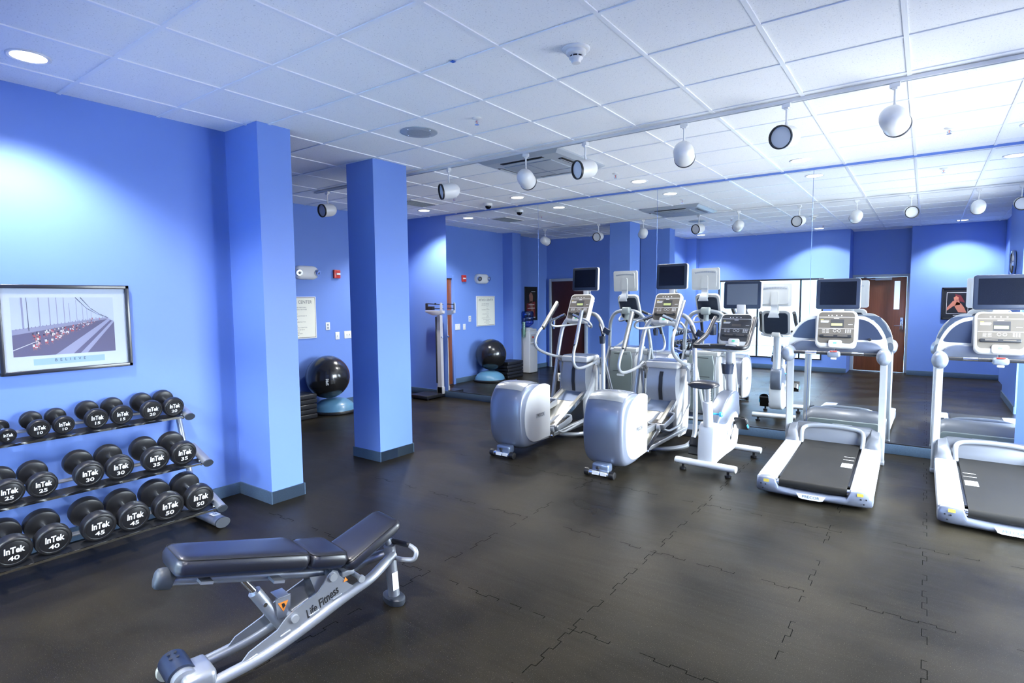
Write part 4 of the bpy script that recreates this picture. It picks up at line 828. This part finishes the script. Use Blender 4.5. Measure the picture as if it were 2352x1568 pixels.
        m = MB().at(T_); out = [(-.078, -.19), (.078, -.19), (.088, -.10), (.088, .12), (.06, .185), (-.06, .185), (-.088, .12), (-.088, -.10)]
        o3 = [(v.x, v.y) for v in catmull([(a_, b_, 0) for a_, b_ in out], 3, True)]
        def pr_(k, z, fz=0): return [(x*k, y*k, z+(fz if y > 0 else 0)) for x, y in o3]
        m.loft([pr_(.93, -.035), pr_(1, -.02), pr_(1, .022, .012), pr_(.97, .026, .014), pr_(.90, .022, .012), pr_(.86, -.008)]); pd = m.build('pedal', SILVER, r, sharp=50)
        m = MB().at(T_); m.loft([pr_(.84, -.0075), pr_(.83, -.004)]); [m.box((0, -.12+.04*j, -.003), (.12, .012, .003)) for j in range(7)]; m.build('foot_tread', PANELG, pd)
        m = MB(); m.lathe([(.016, -.02), (.030, -.018), (.030, .018), (.016, .02)], (s_*.185, py-.17, pz-.03), (1, 0, 0), 20); m.tube(rounded([(s_*.20, py-.17, pz-.03), (s_*.235, py-.02, pz-.09), (s_*.262, 1.36, .19 if pz < .3 else .26), (s_*.275, 1.62, .45)], .05), .0125, 12); m.tube([(s_*.275, 1.62, .45), (s_*.268, 1.64, .83)], .0125, 12); m.build('link_rod', TUBE, r)
        # fixed grip handle
        m = MB(); m.tube(catmull([(s_*.05, 1.70, 1.33), (s_*.13, 1.60, 1.315), (s_*.245, 1.47, 1.30), (s_*.285, 1.41, 1.325), (s_*.255, 1.38, 1.375), (s_*.17, 1.37, 1.41)], 5), .0135, 12); fh = m.build('fixed_handle', TUBE, r)
        m = MB(); m.tube([(s_*.17, 1.37, 1.41), (s_*.06, 1.365, 1.455)], .0165, 14); m.build('heart_rate_grip', CHROME, fh); m = MB(); m.tube([(s_*.165, 1.374, 1.404), (s_*.055, 1.369, 1.449)], .0165, 14); m.build('grip_rubber', BLK, fh)
    # front foot bar
    m = MB(); m.cyl((-.40, 2.02, .035), (.40, 2.02, .035), .03, seg=18); m.build('front_foot_bar', TUBE, r)
    m = MB(); m.tube([(0, 1.75, 1.33), (0, 1.75, 1.50)], .035, 16); m.box((0, 1.775, 1.465), (.12, .09, .10), bev=.02); m.build('console_clamp', GRILLE2, r)
    console(r, (0, 1.62, 1.530), R(26), .315, .385)
    m = MB(); m.box((0, 1.80, 1.72), (.07, .03, .16), bev=.01); m.build('monitor_stalk', OFFW, r)
    monitor(r, (0, 1.78, 1.892))
    # accessory holder on the right upright
    m = MB(); m.bar((.27, 1.66, 1.33), (.37, 1.56, 1.20), .03, .035, .006); m.lathe([(.030, -.05), (.040, .04), (.038, .04), (.028, -.045)], (.36, 1.55, 1.15), (0, 0, 1), 20); m.box((.40, 1.58, 1.25), (.09, .02, .07), bev=.006, rot=Matrix.Rotation(.5, 3, 'Y')); m.build('bottle_holder', NAVY, r)
    return r
SILVD2 = mat('blue_silver_housing', (.215, .24, .315), .34, metal=.4, coat=.35)
BRUSH2 = mat('pale_silver_cap', (.52, .54, .56), .22, metal=.6, coat=.4)
PANELG2 = mat('grey_green_cover', (.20, .23, .23), .35, coat=.3)
GRILLE2 = mat('grey_clamp', (.28, .31, .31), .4)
E1 = elliptical('left elliptical trainer, farther from the camera, facing the mirror', (.275, 3.27, 0), R(10))
E2 = elliptical('right elliptical trainer, nearer the camera beside the exercise bike', (1.415, 3.25, 0), R(-11))
# ---------------------------------------------------------------- upright bike
SHROUDM = mat('blue_grey_shroud', (.13, .15, .20), .36, metal=.4, coat=.2)
BK = thing('exercise_bike', 'white upright exercise bike between the elliptical and the treadmill', 'exercise bike', (2.175, 3.93, 0), R(-4))
for y, w_ in ((-.02, .275), (.80, .25)):
    m = MB(); m.tube([(-w_, y, .085), (w_, y, .085)], .040, 22, flat=.8); m.build('stabilizer_bar', ENAM, BK)
    for s_ in (1, -1): m = MB(); m.tube([(s_*w_, y, .085), (s_*(w_+.012), y, .085)], .039, 22, flat=.78); m.build('end_cap', OFFW, BK); m = MB(); m.lathe([(.024, 0), (.030, .005), (.030, .022), (.012, .028), (.012, .06)], (s_*(w_-.06), y, 0), (0, 0, 1), 18); m.build('foot_pad', RUBB, BK)
csg = [(-.01, .105), (.0, .36), (.02, .435), (.06, .47), (.12, .46), (.30, .42), (.44, .46), (.60, .50), (.655, .40), (.66, .26), (.62, .16), (.52, .125), (.30, .115), (.12, .10)]
def ext(name, pts, w_, bev, mm, sharp=45):
    m = MB(); p = [(v.x, v.y) for v in catmull([(a, b_, 0) for a, b_ in pts], 3, True)]; cy = sum(a for a, _ in p)/len(p); cz = sum(b_ for _, b_ in p)/len(p)
    mx_ = max(abs(a-cy) for a, _ in p); R_s = []
    for t_ in (0, 1, 2, 3): 
        k = 1-(bev/mx_)*(1-math.sin(t_/3*math.pi/2)); R_s.append((-w_+bev*(1-math.cos(t_/3*math.pi/2)), k))
    R_s += [(-x, k) for x, k in R_s[::-1]]
    m.loft([[(x, cy+(a-cy)*k, cz+(b_-cz)*k) for a, b_ in p] for x, k in R_s]); return m.build(name, mm, BK, sharp=sharp)
cs_ = ext('lower_casing', csg, .085, .03, ENAM)
ext('upper_shroud', [(.09, .42), (.15, .50), (.28, .60), (.42, .675), (.56, .705), (.68, .69), (.715, .62), (.71, .45), (.62, .40), (.40, .36), (.20, .33)], .068, .025, SHROUDM)
m = MB().at(frame((.086, .50, .335), (0, 1, .12), (0, -.12, 1))); m.prism(rrect(.15, .04, .005), .001); bdg = m.build('badge', MARK, BK); m = MB().at(frame((.0875, .50, .335), (0, 1, .12), (0, -.12, 1))); m.text('PRECOR', .028, sx=.95, bold=.008); m.build('lettering', MARKB, bdg)
m = MB(); m.tube([(0, .045, .44), (0, .02, .67)], .046, 20, flat=.8); m.tube([(0, .02, .665), (0, .0195, .675)], .050, 20, flat=.8); m.build('seat_sleeve', ENAM, BK)
m = MB(); m.tube([(0, .02, .66), (0, .00, .815)], .034, 18, flat=.75); m.build('seat_post', TUBE, BK); m = MB(); [m.lathe([(.005, .0), (.005, .002)], (.0345, .012-.003*k, .69+.022*k), (1, 0, 0), 8) for k in range(5)]; m.build('height_holes', BLK, BK)
MB().lathe([(.010, 0), (.010, .05), (.024, .055), (.026, .075), (.015, .085)], (.045, .05, .56), (1, .15, 0), 18).build('seat_knob', CYAN, BK)
m = MB(); S_ = [(-.165, .10, .045), (-.14, .132, .062), (-.06, .14, .070), (.01, .110, .066), (.08, .062, .052), (.15, .040, .042), (.19, .020, .028)]
m.loft([[(w_*math.cos(t), y, .815+h_*.5+(h_*.5)*math.sin(t)*(1 if math.sin(t) > 0 else .9)) for t in [2*math.pi*i/24 for i in range(24)]] for y, w_, h_ in S_]); m.build('saddle', LEATH, BK, sharp=70)
m = MB(); m.tube([(0, .655, .55), (0, .605, 1.14)], .048, 24, flat=.85); m.build('handlebar_post', TUBE, BK)
m = MB(); m.lathe([(.050, 0), (.062, .09), (.066, .10), (.058, .10), (.046, .01)], (0, .535, .885), (0, 0, 1), 24, cap=False); m.lathe([(.05, .001), (.0, .001)], (0, .535, .885), (0, 0, 1), 24); m.box((0, .58, .95), (.05, .04, .05)); m.build('cup_holder', NAVY, BK)
m = MB(); m.tube(catmull([(-.06, .66, 1.13), (-.19, .55, 1.14), (-.20, .38, 1.145), (-.10, .30, 1.14), (0, .29, 1.14), (.10, .30, 1.14), (.20, .38, 1.145), (.19, .55, 1.14), (.06, .66, 1.13)], 5), .018, 14); m.box((0, .58, 1.14), (.11, .12, .03), bev=.01); m.build('lower_handle', TUBE, BK)
m = MB(); m.tube(catmull([(-.20, .72, 1.44), (-.205, .66, 1.39), (-.215, .52, 1.27), (-.245, .34, 1.19), (-.225, .265, 1.172), (-.14, .26, 1.172), (-.05, .275, 1.18), (.05, .275, 1.18), (.14, .26, 1.172), (.225, .265, 1.172), (.245, .34, 1.19), (.215, .52, 1.27), (.205, .66, 1.39), (.20, .72, 1.44)], 6), .0225, 16); hb = m.build('handlebar', BLK, BK)
for s_ in (1, -1): m = MB(); m.tube([(s_*.175, .258, 1.180), (s_*.075, .268, 1.186)], .0175, 14); m.build('heart_rate_grip', CHROME, hb)
console(BK, (0, .745, 1.320), R(18), .335, .335, False)
m = MB(); m.box((0, .74, 1.155), (.10, .14, .06), bev=.015); m.build('console_neck', OFFW, BK)
m = MB(); m.box((0, .90, 1.50), (.09, .025, .14), bev=.01); m.build('monitor_stalk', OFFW, BK); monitor(BK, (0, .93, 1.670), .38, .285, .04, SCREENG)
MB().box((-.245, .78, 1.31), (.05, .08, .12), bev=.01).build('side_pocket', NAVY, BK)
cc = Vector((0, .30, .30))
for s_, ang in ((1, 62), (-1, 242)):
    a = R(ang); e_ = Vector((s_*.125, .30+.15*math.cos(a), .30+.15*math.sin(a)))
    m = MB(); m.cyl((s_*.085, .30, .30), (s_*.125, .30, .30), .024, seg=18); m.bar((s_*.118, .30, .30), tuple(e_), .016, .028, .004); m.build('crank_arm', CHROME, BK)
    T_ = Matrix.Translation(e_+Vector((s_*.075, 0, 0))) @ Matrix.Rotation(R(-48 if s_ == 1 else 62), 4, 'X')
    m = MB().at(T_); m.box((0, 0, 0), (.115, .165, .028), bev=.012); [m.box((0, -.06+.03*k, .0155), (.10, .012, .004)) for k in range(5)]; m.box((-.06*s_, 0, .0), (.03, .03, .02), bev=.004); pd = m.build('pedal', RUBB, BK)
    m = MB().at(T_); m.loft([[(x, y, z) for x, z in ((.058*s_*math.cos(t)-.0, .012+.068*math.sin(t)) for t in [math.pi*i/10 for i in range(11)])] for y in (.0, .075)], cap=False, closed=False); m.build('pedal_strap', BLK, pd); MB().at(T_).box((.056*s_, .02, -.01), (.014, .045, .018), bev=.004).build('strap_tab', CYAN, pd)
# ---------------------------------------------------------------- treadmills
def treadmill(label, loc, rz):
    r = thing('treadmill', label, 'treadmill', loc, rz, 'treadmills facing the mirror')
    for s_ in (1, -1):
        m = MB(); m.loft([[(s_*.262, y, z0), (s_*.415, y, z0), (s_*.415, y, z1-.008), (s_*.405, y, z1), (s_*.268, y, z1), (s_*.262, y, z1-.006)] for y, z0, z1 in ((.03, .055, .148), (.12, .05, .155), (1.55, .05, .185))]); m.build('side_rail', ENAM, r, sharp=30)
        m = MB(); m.lathe([(.030, 0), (.034, .004), (.034, .03), (.026, .04)], (s_*.33, .20, 0), (0, 0, 1), 16); m.lathe([(.030, 0), (.034, .004), (.034, .03), (.026, .04)], (s_*.33, 1.75, 0), (0, 0, 1), 16); m.build('foot_pad', RUBB, r)
    m = MB(); m.box((0, .95, .07), (.52, 1.5, .05)); m.box((0, .80, .145), (.518, 1.40, .012)); m.build('deck', BLK, r)
    m = MB(); loop = [(.035+.030*math.cos(t), .118+.034*math.sin(t)) for t in [math.pi/2+math.pi*i/8 for i in range(9)]]
    top_ = [(1.55, .186), (1.0, .172), (.5, .162)]; path = top_+loop+[(.5, .098), (1.55, .098)]
    m.loft([[(x, y, z) for y, z in path] for x in (-.243, .243)], cap=False, closed=False); bl = m.build('belt', BELT, r, sharp=50)
    m = MB(); sx_ = .19 if 'first' in label else -.19
    for j in range(8): m.box((sx_, .60+.019*j, .1672), (.085, .006, .0008))
    m.box((sx_, .85, .1708), (.085, .006, .0008)); m.box((sx_, .95, .1728), (.085, .006, .0008)); m.build('belt_marks', MARK, bl)
    m = MB(); m.cyl((-.262, .04, .118), (.262, .04, .118), .026, seg=16); m.build('rear_roller', CHROME, r)
    # rear cap
    def cr_(x, y0, z0, z1): return [(x, y0+.14, z0), (x, y0+.03, z0), (x, y0+.006, z0+.018), (x, y0, (z0+z1)/2), (x, y0+.006, z1-.012), (x, y0+.02, z1), (x, y0+.14, z1)]
    xs = [(-.418, .03, .04, .10), (-.412, .006, .030, .140), (-.39, -.004, .026, .150), (-.33, -.014, .024, .152), (-.272, -.018, .024, .145), (-.245, -.020, .024, .088), (-.12, -.030, .024, .076), (0, -.034, .024, .074), (.12, -.030, .024, .076), (.245, -.020, .024, .088), (.272, -.018, .024, .145), (.33, -.014, .024, .152), (.39, -.004, .026, .150), (.412, .006, .030, .140), (.418, .03, .04, .10)]
    m = MB(); m.loft([cr_(*q) for q in xs]); rc = m.build('rear_cap', SILVD2, r, sharp=50)
    m = MB().at(frame((0, -.0355, .050), (1, 0, 0), (0, 0, 1))); m.prism([(-.105, .022), (.105, .022), (.085, -.014), (.06, -.020), (-.06, -.020), (-.085, -.014)], .002); bd = m.build('badge', MARK, rc); m = MB().at(frame((0, -.0385, .052), (1, 0, 0), (0, 0, 1))); m.text('PRECOR', .030, sx=1.1, bold=.006); m.build('lettering', MARKB, bd)
    for s_ in (1, -1):
        m = MB().at(frame((s_*.335, -.0148, .128), (1, 0, 0), (0, 0, 1))); m.prism(rrect(.042, .024, .003), .0012); m.build('warning_label', YEL, rc); m = MB(); [m.lathe([(.006, 0), (.006, .002)], (s_*q[0], -.0135, q[1]), (0, -1, 0), 10) for q in ((.34, .095), (.375, .098), (.36, .060))]; m.build('screws', BLK, rc)
    # motor hood
    def hood(y, z, w_, zs_): return [(-w_, y, .06), (-w_, y, zs_), (-w_+.03, y, z-.035), (-w_+.09, y, z), (w_-.09, y, z), (w_-.03, y, z-.035), (w_, y, zs_), (w_, y, .06)]
    m = MB(); m.loft([hood(1.50, .20, .36, .17), hood(1.53, .28, .385, .22), hood(1.60, .335, .40, .27), hood(1.72, .345, .41, .28), hood(1.86, .325, .41, .26), hood(1.95, .25, .40, .20), hood(1.99, .12, .37, .10)]); hd = m.build('motor_hood', HOODM, r, sharp=40)
    for s_ in (1, -1):
        m = MB(); m.loft([[(s_*.262, y, .15), (s_*.415, y, .15), (s_*.418, y, .15+h_*.55), (s_*.395, y, .15+h_*.95), (s_*.33, y, .15+h_), (s_*.272, y, .15+h_*.55)] for y, h_ in ((1.335, .022), (1.37, .075), (1.43, .13), (1.52, .165), (1.62, .19))]); m.build('hood_wing', HOODM, r, sharp=50)
    m = MB(); m.tube(catmull([(-.262, 1.352, .165), (-.268, 1.45, .275), (-.24, 1.53, .318), (-.15, 1.548, .336), (0, 1.552, .342), (.15, 1.548, .336), (.24, 1.53, .318), (.268, 1.45, .275), (.262, 1.352, .165)], 5), .020, 12); m.build('hood_rim', SILVER, hd)
    m = MB().at(frame((0, 1.985, .155), (-1, 0, 0), (0, .18, 1))); m.prism(rrect(.72, .17, .04), .02, .008); fp = m.build('front_panel', PANELG2, r, sharp=50); m = MB().at(frame((0, 2.013, .185), (-1, 0, 0), (0, .18, 1))); m.prism(rrect(.20, .02, .008), .002); m.build('badge', MARK, fp)
    m = MB().at(frame((0, 2.012, .115), (-1, 0, 0), (0, .18, 1))); m.tube([(-.30, .05, .0), (-.28, .0, .0), (-.24, -.015, 0), (.24, -.015, 0), (.28, .0, 0), (.30, .05, 0)], .004, 6); m.prism([(-.02, -.05), (.10, -.05), (.10, -.028), (-.02, -.028)], .0012); m.build('trim_line', OFFW, fp)
    # uprights
    for s_ in (1, -1):
        m = MB(); m.loft([[(s_*(.418+a), y+b_, z) for a, b_ in ((-.038, -.05), (.012, -.056), (.022, -.04), (.022, .04), (.012, .056), (-.038, .05))] for z, y in ((.02, 1.66), (.5, 1.635), (1.02, 1.60))]); up_ = m.build('upright', TUBE, r, sharp=30)
        m = MB(); m.box((s_*.418, 1.665, .02), (.05, .14, .04), bev=.01); m.build('upright_foot', SILVER, r)
        m = MB(); m.loft([[(s_*.410+math.cos(t)*rx, y, 1.082+dz+math.sin(t)*rz_) for t in [2*math.pi*i/20 for i in range(20)]] for y, rx, rz_, dz in ((1.350, .020, .025, 0), (1.358, .044, .052, 0), (1.40, .060, .074, -.006), (1.50, .063, .082, -.014), (1.60, .056, .080, -.014), (1.67, .035, .05, -.005))]); m.build('handrail_pod', SILVD3, r, sharp=60)
    m = MB(); m.cyl((-.37, 1.43, 1.092), (.37, 1.43, 1.092), .0165, seg=16); hbar = m.build('handlebar', BLK, r); m = MB(); [m.cyl((x-.05, 1.4285, 1.0945), (x+.05, 1.4285, 1.0945), .0170, seg=16) for x in (-.20, .20)]; m.build('heart_rate_grip', CHROME, hbar)
    m = MB(); m.box((0, 1.43, 1.085), (.115, .075, .060), bev=.022); sf = m.build('stop_switch', SILVD3, r, sharp=60); MB().box((0, 1.402, 1.1155), (.062, .03, .008), bev=.003).build('stop_button', RED, sf); MB().box((0, 1.41, 1.045), (.05, .03, .02), bev=.006).build('safety_clip', OFFW, sf)
    # arched dash
    def arch(pts, y0, y1, mm, nm, bev=.0):
        m = MB().at(frame((0, y1, 0), (1, 0, 0), (0, 0, 1))); m.prism(pts, y1-y0, bev); return m.build(nm, mm, r, sharp=50)
    half = [(.0, 1.455), (.20, 1.452), (.27, 1.430), (.345, 1.37), (.395, 1.29), (.425, 1.20), (.440, 1.10), (.435, 1.03), (.395, 1.03), (.36, 1.135), (.30, 1.155), (.20, 1.125), (.0, 1.115)]
    hc = [(v.x, v.y) for v in catmull([(a, b_, 0) for a, b_ in half], 3)]
    out = hc+[(-a, b_) for a, b_ in hc[::-1][1:-1]]
    M1 = frame((0, 1.665, 0), (1, 0, 0), (0, 0, 1))
    m = MB().at(M1); vs = [m.v((a, b_, 0)) for a, b_ in out]; vf = [m.v((a, b_, .055)) for a, b_ in out]; n_ = len(out)
    for i in range(n_): m.f([vs[i], vs[(i+1) % n_], vf[(i+1) % n_], vf[i]])
    e1 = m.f(vs); e2 = m.f(vf); bmesh.ops.triangulate(m.bm, faces=[e1, e2]); ds = m.build('dash', OFFW, r, sharp=50)
    for s_ in (1, -1):
        pts = [(.19, 1.425), (.265, 1.402), (.33, 1.345), (.375, 1.27), (.388, 1.235), (.34, 1.225), (.19, 1.220)]; m = MB().at(frame((0, 1.610, 0), (1, 0, 0), (0, 0, 1))); m.prism([(s_*a, b_) for a, b_ in [(v.x, v.y) for v in catmull([(a, b_, 0) for a, b_ in pts], 3)]], .004); m.build('dash_inlay', NAVY2, ds)
        pts = [(.0, 1.20), (.16, 1.20), (.30, 1.20), (.375, 1.165), (.40, 1.10), (.36, 1.085), (.0, 1.085)]; m = MB().at(frame((0, 1.612, 0), (1, 0, 0), (0, 0, 1))); m.prism([(s_*a, b_) for a, b_ in [(v.x, v.y) for v in catmull([(a, b_, 0) for a, b_ in pts], 3)]], .035, .01); m.build('lower_dash', LOWD, ds)
    m = MB().at(frame((0, 1.667, 0), (-1, 0, 0), (0, 0, 1))); m.prism([(v.x, v.y) for v in catmull([(x, z, 0) for x, z in ((-.36, 1.17), (-.38, 1.28), (-.33, 1.37), (-.25, 1.425), (.25, 1.425), (.33, 1.37), (.38, 1.28), (.36, 1.17))], 3, True)], .012); m.build('dash_back', SILVD, r)
    console(r, (0, 1.555, 1.325), R(16), .355, .375)
    MB().lathe([(.012, 0), (.016, .006), (.012, .02)], (.285, 1.60, 1.225), (0, -1, 0), 14).build('knob', BLK, r)
    m = MB(); m.box((0, 1.66, 1.50), (.11, .03, .10), bev=.01); m.lathe([(.045, 0), (.055, .02), (.045, .04)], (.0, 1.70, 1.485), (0, 0, 1), 20); m.build('monitor_stalk', OFFW, r)
    monitor(r, (0, 1.645, 1.672), .385, .305, .05)
    done = set()
    for ch in r.children_recursive:
        if ch.data in done: continue
        done.add(ch.data)
        for v_ in ch.data.vertices:
            y, z = v_.co.y, v_.co.z
            if y > 1.30:
                t_ = min(1, max(0, (z-.34)/.5)); v_.co.y = (1-t_)*(1.30+(y-1.30)*.62)+t_*(y-.12)
    return r
SILVD3 = mat('pale_blue_silver', (.20, .23, .29), .38, metal=.4, coat=.2)
HOODM = mat('grey_silver_hood', (.13, .14, .165), .4, metal=.35, coat=.15)
LOWD = mat('blue_grey_lower_dash', (.09, .105, .15), .36, metal=.3, coat=.3)
NAVY2 = mat('blue_grey_inlay', (.035, .048, .09), .28, metal=.3, coat=.5)
treadmill('the first treadmill, left of the two, fully in view', (3.11, 3.62, 0), R(1.0))
treadmill('the second treadmill, cut off by the right edge of the photo', (4.335, 3.63, 0), R(.3))
# small black box on the floor by the mirror
pb = thing('floor_box', 'small black box on the floor between the elliptical and the bike', 'box', (1.55, 5.36, 0)); MB().box((0, 0, .045), (.24, .30, .085), bev=.006).build('case', BLK, pb); MB().box((0, 0, .089), (.22, .28, .004)).build('lid', SILVD, pb)
cbl = MB().tube(catmull([(1.40, 5.60, .10), (1.42, 5.56, .05), (1.48, 5.55, .008), (1.62, 5.57, .008), (1.75, 5.54, .008), (1.95, 5.58, .008)], 6), .004, 8).build('power_cable', WHITE); tag(cbl, 'thin white cable trailing on the floor by the mirror', 'cable')
